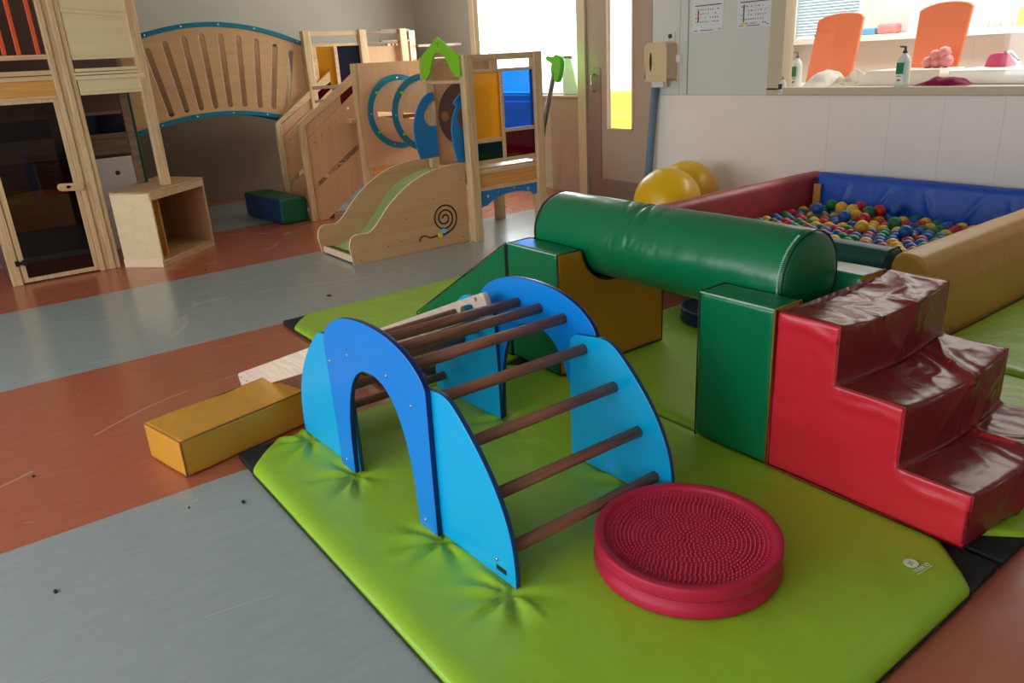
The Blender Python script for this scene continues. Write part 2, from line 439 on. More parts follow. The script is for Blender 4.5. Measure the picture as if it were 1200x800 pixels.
# window wall: solid pieces around window_1, door_1 and window_2
WY = 5.95
wl = [(-10.3, -8.60, WY, WY+.2, 0, Z), (-8.60, -6.58, WY, WY+.2, 0, 1.07), (-8.60, -6.58, WY, WY+.2, 2.3, Z),
      (-6.58, -6.50, WY-.02, WY+.2, 0, Z), (-6.50, -5.55, WY, WY+.2, 2.2, Z), (-5.55, -4.16, WY, WY+.2, 0, Z),
      (-4.16, -.6, WY, WY+.2, 0, 1.10), (-4.16, -.6, WY, WY+.2, 2.3, Z), (-.6, 3.2, WY, WY+.2, 0, Z)]
structure(boxes('wall_right', wl, M['wall'], bev=0))
structure(box('trim_1', -6.63, -6.50, WY-.045, WY-.02, 0, Z, M['tan2'], bev=.004))
structure(box('trim_2', -7.13, -6.63, WY-.03, WY-.0, .0, 1.06, M['tan'], bev=.004))
structure(box('trim_3', -8.60, -6.63, WY-.05, WY+.1, 1.06, 1.085, M['tan2'], bev=.004))
structure(box('trim_4', -5.545, -5.20, WY-.02, WY, 1.09, Z, M['wallw'], bev=.002))
structure(box('trim_5', -5.192, -5.098, WY-.025, WY, 1.09, Z, M['wallw'], bev=.003))
structure(box('trim_6', -5.09, -4.19, WY-.02, WY, 1.09, Z, M['wallw'], bev=.002))
# lower panelling in wide sheets
for k, (a, b) in enumerate([(-5.54, -3.6), (-3.599, -3.1), (-3.099, -2.7), (-2.699, -2.3), (-2.299, -1.3), (-1.299, .2), (.201, 1.5)]):
    structure(box('trim_%d' % (7+k), a, b, WY-.022, WY, .0, 1.086, M['wallb'], bev=.0008))
structure(box('trim_14', -5.54, 2.9, WY-.028, WY, 1.086, 1.094, M['tan2'], bev=.001))
structure(box('trim_30', -10.09, -10.075, -3.5, WY, .09, 1.75, M['lowwall'], bev=0))  # lower back wall in a darker taupe than the wall above
structure(box('baseboard_back', -10.09, -10.07, -3.5, WY, 0, .09, M['lowwall'], bev=.003))
structure(box('trim_15', -8.60, -6.66, WY-.01, WY, 0, .07, M['tan2'], bev=.003))
# window 1 (daylight) and its frame
w1 = structure(boxes('window_1', [(-8.60, -8.52, WY+.0, WY+.12, 1.085, 2.3), (-6.63, -6.58, WY+.0, WY+.12, 1.085, 2.3), (-8.60, -6.58, WY, WY+.12, 1.085, 1.11), (-8.60, -6.58, WY, WY+.12, 2.25, 2.3)], M['tan2'], bev=.003))
box('pane', -8.52, -6.63, WY+.08, WY+.085, 1.11, 2.25, M['glass'], w1, bev=0)
structure(box('trim_31', -8.70, -8.60, WY-.02, WY, 1.0, 2.4, M['edge'], bev=.003))
# door 1
d1 = structure(plate('door_1', [(-6.495, .01), (-5.56, .01), (-5.56, 2.19), (-6.495, 2.19)], [[(-6.185, .745), (-5.82, .745), (-5.82, 2.08), (-6.185, 2.08)]], .045, 'y', WY-.01, M['tan']))
plate('pane', [(-6.185, .745), (-5.82, .745), (-5.82, 2.08), (-6.185, 2.08)], [], .006, 'y', WY+.01, M['glass'], d1, bev=.001)
boxes('glazing_bead', [(-6.195, -6.175, WY-.022, WY-.008, .735, 2.09), (-5.83, -5.81, WY-.022, WY-.008, .735, 2.09), (-6.195, -5.81, WY-.022, WY-.008, .735, .75)], M['edge'], d1)
box('kick_plate', -6.49, -5.57, WY-.02, WY-.008, .02, .20, M['metal'], d1)
box('push_plate', -6.47, -6.29, WY-.02, WY-.008, .20, 1.36, M['metal'], d1)
tube('handle', [(-6.385, WY-.02, 1.30), (-6.385, WY-.065, 1.28), (-6.385, WY-.065, 1.14), (-6.385, WY-.02, 1.12)], .011, M['chrome'], d1)
structure(box('trim_16', -6.50, -5.55, WY-.03, WY+.1, 0, .012, M['metal'], bev=.002))
# window 2: internal window to the changing room
w2 = structure(boxes('window_2', [(-4.19, -4.05, WY-.05, WY+.1, 1.13, 2.3), (-4.19, -.6, WY-.05, WY+.1, 1.092, 1.15), (-4.19, -.6, WY-.05, WY+.1, 2.25, 2.3)], M['tan2'], bev=.004))
box('pane', -4.05, -.6, WY+.06, WY+.066, 1.15, 2.25, M['glass'], w2, bev=0)

# ---- items fixed on the window wall
d = thing('towel_dispenser', 'cream paper towel dispenser on the wall beside the door', 'dispenser', (-5.36, WY-.02, 1.23))
plate('housing', spline([(-5.49, 1.25), (-5.49, 1.5), (-5.475, 1.545), (-5.43, 1.56), (-5.28, 1.56), (-5.235, 1.545), (-5.225, 1.5), (-5.225, 1.25), (-5.25, 1.235), (-5.47, 1.235)], 3, True), [], .16, 'y', WY-.18, M['cream'], d, bev=.012)
plate('level_window', circ(-5.415, 1.40, .014, 20, .085), [], .004, 'y', WY-.184, M['blk'], d, bev=.001)
box('paper_towel', -5.45, -5.30, WY-.13, WY-.07, 1.165, 1.24, M['paper'], d, bev=.006)
s_ = thing('key_switch', 'small white key switch above the light switch', 'switch', (-5.27, WY-.02, 1.62))
box('plate', -5.33, -5.25, WY-.03, WY-.02, 1.58, 1.66, M['wallw'], s_, bev=.004)
lathe('lock', [(0, .0), (.02, .0), (.02, .012), (0, .012)], (-5.305, WY-.042, 1.622), M['print'], s_, 20, 'y')
s_ = thing('light_switch', 'white rocker light switch right of the towel dispenser', 'switch', (-5.22, WY-.02, 1.42))
box('plate', -5.245, -5.165, WY-.032, WY-.02, 1.38, 1.46, M['wallw'], s_, bev=.004)
box('rocker', -5.235, -5.185, WY-.038, WY-.032, 1.39, 1.45, M['roomw'], s_, bev=.002)
bm = bmesh.new(); bm_tube(bm, [(-5.50, WY-.14, .0), (-5.455, WY-.065, 1.22)], .038, 6)
tag(link('foam_strip', mesh_of(bm), M['greyblue']), 'slate blue foam edge strip leaning upright beside the door', 'strip')
def poster(x0, x1, z0, z1, label, cols, rows, red):
    t = thing('notice_sheet', label, 'notice', (x0, WY-.022, z0))
    box('paper', x0, x1, WY-.0235, WY-.0195, z0, z1, M['paper'], t, bev=0)
    y0, y1 = WY-.0245, WY-.0234
    box('heading_line', x0+.03, x1-.02, y0, y1, z1-.085, z1-.077, M['print'], t, bev=0)
    tx = []
    for c in range(cols):
        for r_ in range(rows):
            if random.random() < .75:
                xx = x0+.04+c*(x1-x0-.08)/cols; zz = z1-.12-r_*.034
                tx.append((xx, xx+random.uniform(.006, .018), y0, y1, zz, zz+.008))
    tx.append((x0+.02, x0+.06, y0, y1, z0+.012, z0+.018)); tx.append((x0+.10, x0+.24, y0, y1, z0+.012, z0+.018)); tx.append((x1-.05, x1-.02, y0, y1, z0+.016, z0+.022))
    for q in tx: box('printed_mark', *q, M['print'], t, 0)
    z = z1-.10
    for k, (m_, h) in enumerate(red):
        box('colour_bar', x0+.062, x0+.076, y0-.0005, y1, z-h, z, M[m_], t, bev=0); z -= h
poster(-5.05, -4.70, 1.635, 1.94, 'white notice sheet with a yellow, black and red bar, nearer the door', 10, 4, [('pryel', .02), ('print', .03), ('prred', .04), ('print', .03)])
poster(-4.55, -4.20, 1.645, 1.93, 'white notice sheet with a green and yellow bar, beside the internal window', 11, 5, [('print', .04), ('prgrn', .10), ('pryel', .035)])
# the green-handled pole leaning at the window
g = thing('litter_grabber', 'grey pole with bright green handle leaning at the window', 'grabber', (-6.80, 5.60, 0))
tube('pole', [(-6.97, 5.52, .02), (-6.84, 5.58, .78), (-6.70, 5.64, 1.34)], .027, M['pole'], g, 10)
plate('handle', spline([(-6.67, 1.24), (-6.73, 1.30), (-6.745, 1.38), (-6.73, 1.43), (-6.80, 1.46), (-6.82, 1.49), (-6.79, 1.51), (-6.70, 1.50), (-6.66, 1.52), (-6.60, 1.50), (-6.57, 1.43), (-6.59, 1.33), (-6.63, 1.25)], 4, True), [], .06, 'y', 5.62, M['grabg'], g, bev=.008)
t = thing('spray_bottle', 'pale green translucent bottle standing on the window sill', 'bottle', (-6.78, 6.0, 1.085))
plate('body', [(-6.92, 1.088), (-6.68, 1.088), (-6.67, 1.16), (-6.76, 1.46), (-6.83, 1.48), (-6.92, 1.46)], [], .07, 'y', 5.935, M['palegrn'], t, bev=.012)
box('cap', -6.93, -6.76, 5.94, 6.0, 1.47, 1.50, M['pole'], t, bev=.006)

# ================================================================= OUTSIDE
tag(box('paved_yard', -16, 3, 8.8, 14, -.12, -.02, M['outgrd'], bev=0), kind='structure')
bpy.data.objects['paved_yard'].name = 'ground'
t = thing('outdoor_cabinet', 'yellow outdoor cabinet seen through the door glass', 'cabinet', (-9.05, 9.2, -.02))
box('body', -9.45, -8.55, 9.02, 9.5, -.02, .92, M['outyel'], t, bev=.01)
for z in (.30, .62): box('drawer', -9.40, -8.60, 9.0, 9.02, z-.14, z+.14, M['outyel'], t, bev=.006)

# ================================================================= CHANGING ROOM
structure(box('wall_changing_back', -6.0, .2, 8.2, 8.3, 0, 1.48, M['tile'], bev=0))
bpy.data.objects['wall_changing_back'].name = 'wall_changing_room'
structure(boxes('wall_changing_room_upper', [(-6.0, -5.62, 8.2, 8.3, 1.48, 2.6), (-4.66, .2, 8.2, 8.3, 1.48, 2.6), (-5.62, -4.66, 8.2, 8.3, 2.35, 2.6)], M['roomw'], bev=0))
structure(boxes('wall_changing_room_side', [(-5.55, -5.47, 6.15, 8.2, 0, 2.6)], M['roomw'], bev=0))
structure(boxes('wall_changing_room_end', [(.1, .2, 6.15, 8.2, 0, 2.6)], M['roomw'], bev=0))
structure(box('floor_changing_room', -6.0, .2, 6.15, 8.3, -.1, 0, M['outgrd'], bev=0))
structure(box('ceiling_changing_room', -6.0, .2, 6.15, 8.3, 2.6, 2.7, M['roomw'], bev=0))
for k, x in enumerate((-4.2, -3.88, -3.55, -3.2, -2.9, -2.5)):
    structure(box('trim_%d' % (20+k), x, x+.006, 8.195, 8.2, .9, 1.47, M['wallb'], bev=0))
w3 = structure(boxes('window_3', [(-5.47, -5.44, 8.19, 8.28, 1.52, 2.35), (-4.70, -4.66, 8.19, 8.28, 1.52, 2.35), (-5.62, -4.66, 8.19, 8.28, 1.5, 1.53)], M['roomw'], bev=.002))
bl = thing('window_blind', 'slatted grey blind in the changing room window', 'blind', (-5.08, 8.17, 1.56))
bm = bmesh.new()
for k in range(26):
    z = 1.57+k*.03
    vs = bm_box(bm, -5.44, -4.71, -.017, .017, -.001, .001)
    bmesh.ops.rotate(bm, verts=vs, cent=(0, 0, 0), matrix=Matrix.Rotation(R(-38), 3, 'X')); bmesh.ops.translate(bm, verts=vs, vec=(0, 8.15, z))
link('slats', mesh_of(bm), M['slatblue'], bl)
box('head_rail', -5.45, -4.70, 8.12, 8.18, 2.345, 2.38, M['roomw'], bl)
tag(box('wall_shelf', -5.46, .1, 7.98, 8.195, 1.475, 1.535, M['roomw'], bev=.004), 'long white shelf on the changing room back wall', 'shelf')
# changing unit with white trays
cu_ = thing('changing_counter', 'white changing counter with a thin lime edge behind the internal window', 'counter', (-2.4, 6.6, 0))
box('cabinet', -4.95, .05, 6.25, 6.98, 0, 1.08, M['roomw'], cu_, bev=.004)
box('worktop', -4.96, .05, 6.2, 7.0, 1.08, 1.13, M['roomw'], cu_, bev=.004)
box('edge_strip', -3.60, .05, 6.185, 6.2, 1.10, 1.125, M['limedge'], cu_, bev=.002)
box('raised_tray', -2.95, .04, 6.45, 6.98, 1.13, 1.24, M['roomw'], cu_, bev=.02)
plate('side_tray', [(-3.66, 1.13), (-2.98, 1.13), (-2.98, 1.25), (-3.56, 1.25)], [], .42, 'y', 6.38, M['tile'], cu_, bev=.01)
def board(pts, label, y=6.9):
    o = plate('backrest_board', spline(pts[:2], 2)[:-1]+spline(pts[1:-1], 5)+[pts[-1]], [], .035, 'y', y, M['ormat'], None, bev=.008)
    tag(o, label, 'board', 'orange boards on the changing counter')
board([(-4.47, 1.132), (-4.385, 1.675), (-4.34, 1.70), (-4.24, 1.725), (-4.09, 1.73), (-3.98, 1.715), (-3.94, 1.68), (-4.02, 1.132)], 'coral orange upright board, left of the two on the changing counter')
board([(-3.47, 1.245), (-3.45, 1.69), (-3.41, 1.715), (-3.30, 1.745), (-3.17, 1.748), (-3.07, 1.73), (-3.03, 1.70), (-3.09, 1.245)], 'coral orange upright board, right of the two, behind the pump bottle', 6.9)
def pump(x, y, z, h, r, label, cap, small=False):
    t = thing('pump_bottle', label, 'bottle', (x, y, z))
    lathe('body', [(0, 0), (r, 0), (r*1.02, h*.1), (r, h*.6), (r*.75, h*.72), (r*.35, h*.78), (r*.35, h*.8), (0, h*.8)], (x, y, z), M['bottle'], t, 24)
    plate('bottle_label', [(x-r*.55, z+h*.30), (x+r*.55, z+h*.30), (x+r*.55, z+h*.58), (x-r*.55, z+h*.58)], [], .002, 'y', y-r*1.06, M['prgrn'] if not small else M['print'], t, bev=.0005)
    boxes('label_text', [(x-r*.4, x+r*.4, y-r*1.07, y-r*1.03, z+h*.24, z+h*.255), (x-r*.25, x+r*.25, y-r*1.07, y-r*1.03, z+h*.13, z+h*.17)], M['prred' if not small else 'print'], t, 0)
    bm = bmesh.new(); bm_tube(bm, [(x, y, z+h*.78), (x, y, z+h*.95)], r*.2, 8); bm_tube(bm, [(x+r*.1, y, z+h*.95), (x-r*.85, y, z+h*.97)], r*.13, 8); bm_tube(bm, [(x, y, z+h*.78), (x, y, z+h*.86)], r*.34, 10)
    link('pump', mesh_of(bm), M[cap], t)
pump(-3.08, 6.02, 1.151, .29, .05, 'white pump bottle with dark green top and green label, on the window sill', 'dkgreen')
pump(-4.05, 5.925, 1.094, .15, .032, 'small clear pump bottle on the outer corner of the window sill', 'pole', True)
pump(-4.17, 6.3, 1.131, .30, .045, 'white pump bottle at the far left of the changing counter', 'pole')
def cloth(name, x0, x1, y0, y1, z0, h, mat, label, cat, seed):
    bm = bmesh.new(); n, m = 26, 16; V = []
    for i in range(n+1):
        for j in range(m+1):
            u, v = i/n, j/m
            e = max(0, 1-(abs(u-.5)*2)**3)*max(0, 1-(abs(v-.5)*2)**4)
            V.append(bm.verts.new((x0+(x1-x0)*u, y0+(y1-y0)*v, z0+h*e*(.65+.35*u+.5*noise.noise(Vector((u*4+seed, v*3, seed)))))))
    for i in range(n):
        for j in range(m): bm.faces.new((V[i*(m+1)+j], V[(i+1)*(m+1)+j], V[(i+1)*(m+1)+j+1], V[i*(m+1)+j+1]))
    bmesh.ops.solidify(bm, geom=bm.faces[:], thickness=.004)
    tag(link(name, mesh_of(bm), mat, smooth=True), label, cat)
cloth('towel', -2.98, -2.60, 5.98, 6.14, 1.152, .06, M['magenta'], 'crumpled magenta cloth on the window sill', 'cloth', 3)
cloth('towel_heap', -4.16, -3.90, 6.35, 6.75, 1.134, .13, M['roomw'], 'white folded towel heap in front of the left orange board', 'towel', 5)
cloth('linen_pile', -3.89, -3.67, 6.35, 6.75, 1.134, .11, M['linen'], 'crumpled off-white linen heap between the orange boards', 'linen', 9)
t = thing('rubber_gloves', 'pale pink rubber glove bundle beside the pump bottle', 'gloves', (-3.14, 6.66, 1.25))
for k, (dx, dz, r_) in enumerate([(-.07, .03, .05), (-.02, .09, .045), (.05, .11, .05), (.07, .04, .055), (.0, .03, .05)]):
    lathe('glove', [(0, -r_), (r_*.7, -r_*.7), (r_, 0), (r_*.7, r_*.7), (0, r_)], (-3.14+dx, 6.66, 1.265+dz*.9), M['palepink'], t, 14)
t = thing('baby_seat', 'bright pink plastic seat standing on the white tray', 'seat', (-2.7, 6.75, 1.24))
plate('shell', spline([(-2.80, 1.245), (-2.78, 1.32), (-2.74, 1.345), (-2.66, 1.345), (-2.62, 1.32), (-2.62, 1.245)], 4), [], .12, 'y', 6.7, M['pink'], t, bev=.01)
tube('tap_pipe', [(-2.655, 6.68, 1.35), (-2.60, 6.66, 1.34), (-2.52, 6.60, 1.275)], .016, M['chrome'], t, 10)
# things on the shelf
def jar(x, r, h, mat, label, name='toiletry_bottle', cat='bottle', group=None):
    t = thing(name, label, cat, (x, 8.08, 1.536), 0, group)
    lathe('body', [(0, 0), (r, 0), (r, h*.8), (r*.5, h*.88), (0, h*.88)], (x, 8.08, 1.536), mat, t, 16)
    lathe('cap', [(0, 0), (r*.5, 0), (r*.5, h*.14), (0, h*.14)], (x, 8.08, 1.536+h*.86), M['paper'], t, 12)
for x, m_, h, lb in ((-3.42, 'bottle', .14, 'white toiletry bottle on the shelf just right of the orange board'), (-3.32, 'paper', .13, 'second small white bottle on the shelf from the orange board'),
                  (-3.22, 'wallb', .12, 'beige bottle on the shelf left of the yellow one'), (-3.12, 'pryel', .17, 'yellow bottle on the changing room shelf'),
                  (-3.03, 'ltblue', .17, 'light blue bottle right of the yellow one'), (-2.94, 'wallw', .15, 'pale grey bottle near the right end of the shelf'), (-2.85, 'ltblue', .16, 'light blue bottle at the right end of the visible shelf')):
    jar(x, .036, h, M[m_], lb)
tag(box('wipes_pack', -4.62, -4.44, 8.0, 8.12, 1.536, 1.60, M['ltblue'], bev=.012), 'light blue pack lying on the changing room shelf', 'pack')
tag(box('tissue_pack', -4.42, -4.22, 8.0, 8.14, 1.536, 1.63, M['palepink'], bev=.025), 'pink soft pack beside the light blue pack', 'pack')
tag(box('nappy_box', -4.10, -3.98, 8.0, 8.16, 1.536, 1.85, M['paper'], bev=.006), 'tall narrow white box on the shelf left of the right orange board', 'box')
tag(box('red_pouch', -5.12, -5.02, 8.0, 8.1, 1.536, 1.57, M['prred'], bev=.012), 'small red pouch on the shelf below the blind', 'pouch')

# ================================================================= MATS
FEET = [(-2.435, .995), (-1.86, 1.02), (-1.502, 1.03), (-2.84, .985), (-2.42, 1.715), (-1.71, 1.735)]
def mat_deform(x0, x1, y0, y1, feet=(), seed=0):
    def f(v, n):
        if v.z > .02:
            top = min(1, (v.z-.02)/.02)
            ex = min(v.x-x0, x1-v.x, v.y-y0, y1-v.y)
            v.z += .004*nz(v, 2.2, seed)*top
            if ex < .06: v.z -= .012*(1-max(0, ex)/.06)**2
            for fx, fy in feet:
                dx, dy = v.x-fx, v.y-fy; r = math.hypot(dx, dy)
                if r < .32:
                    a = math.atan2(dy, dx)
                    fold = math.sin(a*7+3*noise.noise(Vector((a*1.3, fx*5, 0))))
                    fold = (abs(fold)**1.6)*(1 if fold > 0 else -1); amp = math.exp(-((r-.06)/.085)**2)*.011
                    side = 1 if dy < .02 else .35
                    v.z += fold*amp*top*side - .012*math.exp(-(r/.045)**2)*top
        return v
    return f
def gym_mat(x0, x1, y0, y1, cuts, label, feet=(), h=.05, seed=0, voxel=.011):
    c = .19; o = []
    for (px, py, key) in ((x0, y0, 'a'), (x1, y0, 'b'), (x1, y1, 'c'), (x0, y1, 'd')):
        if key in cuts:
            sx = 1 if px == x0 else -1; sy = 1 if py == y0 else -1
            q = [(px, py+sy*c*.95), (px+sx*c, py)]
            if key in 'bd': q.reverse()
            q = q if key in 'ac' else q
            o += q
        else: o.append((px, py))
    # keep the outline turning one way
    cx, cy = (x0+x1)/2, (y0+y1)/2
    o.sort(key=lambda p: math.atan2(p[1]-cy, p[0]-cx))
    t = thing('gym_mat', label, 'mat', (cx, cy, 0), 0, 'lime green gym mats on the floor')
    soft('cover', prism(o, 'z', .001, h), M['lime'], t, voxel, 3, mat_deform(x0, x1, y0, y1, feet, seed))
    tube('bottom_seam', [(p[0], p[1], .009) for p in o], .004, M['dkseam'], t, 6, closed=True)
    for key in cuts:
        px, sx = (x0, 1) if key in 'ad' else (x1, -1); py, sy = (y0, 1) if key in 'ab' else (y1, -1)
        tri = [(px, py), (px+sx*c, py), (px, py+sy*c)]
        tri = [(a+sx*.004, b+sy*.004) for a, b in tri]
        plate('corner_flap', tri, [], .03, 'z', .002, M['black'], t, bev=.003)
    return t
near = gym_mat(-2.97, -.672, .715, 2.215, 'abcd', 'lime green gym mat under the blue climber, nearest to the viewer', FEET, seed=1)
gym_mat(-2.975, -.672, 2.232, 3.66, 'bc', 'lime green gym mat under the green roller and cradle blocks', seed=4)
gym_mat(-4.55, -2.99, 1.525, 3.30, 'ad', 'lime green gym mat under the green wedge, farthest left', seed=7)
gym_mat(-1.635, -.05, 3.70, 5.6, 'bc', 'lime green gym mat beside the yellow side of the ball pit', seed=9)
# printed logo on the near mat: disc with a split S form and its line of lettering
LX, LY = -.827, 1.998; ang = R(84)
def lp(a, b): return (LX+a*math.cos(ang)-b*math.sin(ang), LY+a*math.sin(ang)+b*math.cos(ang))
bars = []
for s_ in (1, -1):
    bars.append([lp(a*s_, b*s_) for a, b in ((-.012, .0015), (-.012, .0045), (.004, .0045), (.007, .010), (.010, .010), (.007, .0015))][::s_])
plate('logo_emblem', [lp(.0215*math.cos(q), .0195*math.sin(q)) for q in [2*math.pi*k/28 for k in range(28)]], bars, .0012, 'z', .0545, M['white'], near, bev=.0002)
cu = bpy.data.curves.new('txt', 'FONT'); cu.body = 'WESCO'; cu.size = .019; cu.extrude = .0004; cu.align_x = 'CENTER'
to = bpy.data.objects.new('tmp', cu); COL.objects.link(to)
dg = bpy.context.evaluated_depsgraph_get(); tm = bpy.data.meshes.new_from_object(to.evaluated_get(dg)); bpy.data.objects.remove(to)
tm.transform(Matrix.Translation((-.7905, 2.000, .0555)) @ Matrix.Rotation(ang, 4, 'Z'))
tm.materials.clear(); link('logo_lettering', tm, M['white'], near)
box('logo_underline', -.034, .034, -.001, .001, 0, .0008, M['white'], near, bev=0, mtx=Matrix.Translation((-.7855, 1.998, .0548)) @ Matrix.Rotation(ang, 4, 'Z'))

# ================================================================= CLIMBER
cl = thing('climbing_arch', 'blue double arch climber with brown rungs on the near mat', 'climber', (-2.857, .984, .052), R(2.0))
CX, Wd = .648, .722
arch = [(CX+a, b) for a, b in [(-.335, 0), (-.337, .2), (-.343, .48), (-.346, .51)]]
top = spline([(-.346, .515), (-.325, .553), (-.27, .598), (-.19, .632), (-.10, .651), (0, .657), (.10, .651), (.19, .632), (.27, .598), (.325, .553), (.346, .515)], 4)
arch = [(CX-.335, 0), (CX-.337, .2)]+[(CX+a, b) for a, b in top]+[(CX+.337, .2), (CX+.335, 0), (CX+.228, 0)]
hole = spline([(.228, 0), (.222, .12), (.208, .24), (.178, .34), (.135, .415), (.075, .462), (0, .478), (-.075, .462), (-.135, .415), (-.178, .34), (-.208, .24), (-.222, .12), (-.228, 0)], 4)
arch = [(CX-.335, 0), (CX-.337, .2)]+[(CX+a, b) for a, b in top]+[(CX+.337, .2), (CX+.335, 0)]+[(CX+a, b) for a, b in hole]
wq = spline([(.235, .492), (.262, .507), (.31, .514), (.355, .520), (.40, .523), (.445, .509), (.495, .470), (.558, .408), (.611, .345), (.655, .277), (.688, .205), (.706, .137), (.714, .06), (.714, 0)], 4)
def wedge(sgn): 
    p = [(CX+sgn*.222, 0), (CX+sgn*.222, .24), (CX+sgn*.226, .475)]+[(CX+sgn*a, b) for a, b in wq]
    return p
RUNGS = [(.640, .083), (.563, .228), (.450, .360), (.302, .462), (.178, .545), (.044, .556), (-.086, .553), (-.215, .505), (-.350, .384), (-.462, .312), (-.563, .205), (-.640, .083)]
for side in (0, 1):
    y0 = 0 if side == 0 else Wd
    ya = y0 if side == 0 else y0-.02
    SH = Matrix.Translation((0 if side == 0 else .025, 0, 0))
    plate('arch_board', arch, [], .02, 'y', ya, M['blueA'], cl, bev=.0025, local=True, edge=M['blueAe'], mtx=SH)
    for sg in (-1, 1):
        wp = plate('wedge_board', wedge(sg), [], .018, 'y', (ya+.0205) if side == 0 else (ya-.0185), M['blueW'], cl, bev=.0025, local=True, edge=M['blueWe'], mtx=SH)
    # screws
    yy = -.002 if side == 0 else Wd+.002
    for a, b in ((-.308, .442), (-.157, .505), (.112, .505), (.255, .445), (-.284, .04), (.27, .035)):
        lathe('screw', [(0, -.002), (.006, -.002), (.006, .002), (.003, .004), (0, .004)], (CX+a+(0 if side == 0 else .025), yy, b), M['screw'], cl, 12, 'y', local=True)
lathe('screw', [(0, -.002), (.006, -.002), (.006, .002), (0, .004)], (CX+.63, .018, .062), M['screw'], cl, 12, 'y', local=True)
plate('maker_label', [(CX+.625, .026), (CX+.672, .026), (CX+.672, .042), (CX+.625, .042)], [], .0016, 'y', .0185, M['blk'], cl, bev=.0004, local=True)
for a, b in RUNGS:
    inn = .025 if abs(a) < .31 and b > .5 else .03
    tube('rung', [(CX+a, (.015 if abs(a) < .3 else .032), b), (CX+a+.025, Wd-(.015 if abs(a) < .3 else .032), b)],   .0195, M['rung'], cl, 16, local=True)

# ladder ramp hooked over the climber
ld = thing('ladder_ramp', 'pale wooden ladder ramp with brown rungs leaning on the blue climber', 'ladder', (-3.2, 1.36, 0))
th = R(22.3); lyaw = R(4.3); L0 = Vector((-3.665, 0, .004)); dirv = Vector((math.cos(th), 0, math.sin(th))); up = Vector((-math.sin(th), 0, math.cos(th)))
LM = Matrix.Translation((-3.665, .973, 0)) @ Matrix.Rotation(lyaw, 4, 'Z') @ Matrix.Translation((3.665, 0, 0))
def lpt(s, h): v = L0+dirv*s+up*h; return (v.x, v.z)
Ls = 1.465; RH = .094
def rail_outline():
    return [lpt(.03, 0), lpt(1.262, 0), lpt(1.272, .015), lpt(1.28, .056), lpt(1.292, .066), lpt(1.355, .066), lpt(1.372, .058), lpt(1.378, .012), lpt(1.39, -.002), lpt(Ls-.012, -.002), lpt(Ls, .010), lpt(Ls, RH-.01), lpt(Ls-.010, RH), lpt(.01, RH), lpt(0, RH-.014), lpt(0, .03)]
plate('side_rail', rail_outline(), [], .028, 'y', 0, M['rail'], ld, bev=.003, mtx=LM)
plate('side_rail', rail_outline(), [circ(*lpt(Ls-.06, .075), .009, 12)], .028, 'y', .535, M['rail'], ld, bev=.003, mtx=LM)
for k in range(10):
    x, z = lpt(.125+k*.124, .028 if k < 8 else .055 if k == 9 else .028)
    tube('rung', [LM @ Vector((x, .015, z)), LM @ Vector((x, .548, z))], .0145, M['rung'], ld, 14)
for s_, h in ((.04, .07), (.10, .045), (.05, .02)):
    x, z = lpt(s_, h); v = LM @ Vector((x, -.001, z)); lathe('screw', [(0, -.001), (.004, -.001), (.004, .001), (0, .001)], v, M['blk'], ld, 8, 'y')

# dark round foot-print disc under the climber's far side
t = thing('rubber_dome', 'black rounded rubber piece lying behind the climber rungs', 'dome', (-3.10, 1.72, .052))
lathe('shell', [(0, 0), (.085, 0), (.09, .01), (.075, .035), (.04, .048), (0, .05)], (-3.10, 1.74, .052), M['blk'], t, 28)

# ================================================================= YELLOW BEAM
t = thing('beam_block', 'amber vinyl beam block lying on the terracotta floor', 'block', (-3.14, .77, 0), 0)
yb_ang = R(13)
bm = bmesh.new(); bm_box(bm, -.15, .15, -.30, .30, .003, .166)
mt = Matrix.Translation((-3.165, .765, 0)) @ Matrix.Rotation(yb_ang, 4, 'Z')
bmesh.ops.transform(bm, matrix=mt, verts=bm.verts)
mi = mt.inverted()
def beam_def(v, n):
    q = mi @ v
    if n.z > .5:
        v.z += .004*nz(v, 9, 2) - .010*math.exp(-((q.y-.10)/.05)**2)*(.5+q.x*2) + .006*math.sin(q.y*16+q.x*7)*max(0, q.y+.1)
    v += n*.003*nz(v, 5, 5)
    return v
soft('cover', bm, M['beamy'], t, .008, 4, beam_def)
for pts in ([(-.148, -.298, .165), (.148, -.298, .165)], [(.148, -.298, .165), (.148, .298, .165)], [(.148, -.298, .165), (.148, -.298, .01)], [(-.148, -.298, .165), (-.148, .298, .165)]):
    q = [mt @ Vector([a+(b-a)*k/8 for a, b in zip(pts[0], pts[1])]) for k in range(9)]
    q = [Vector((p.x, p.y, p.z-.004)) for p in q]
    tube('seam', q, .0035, M['ambthread'], t, 6)

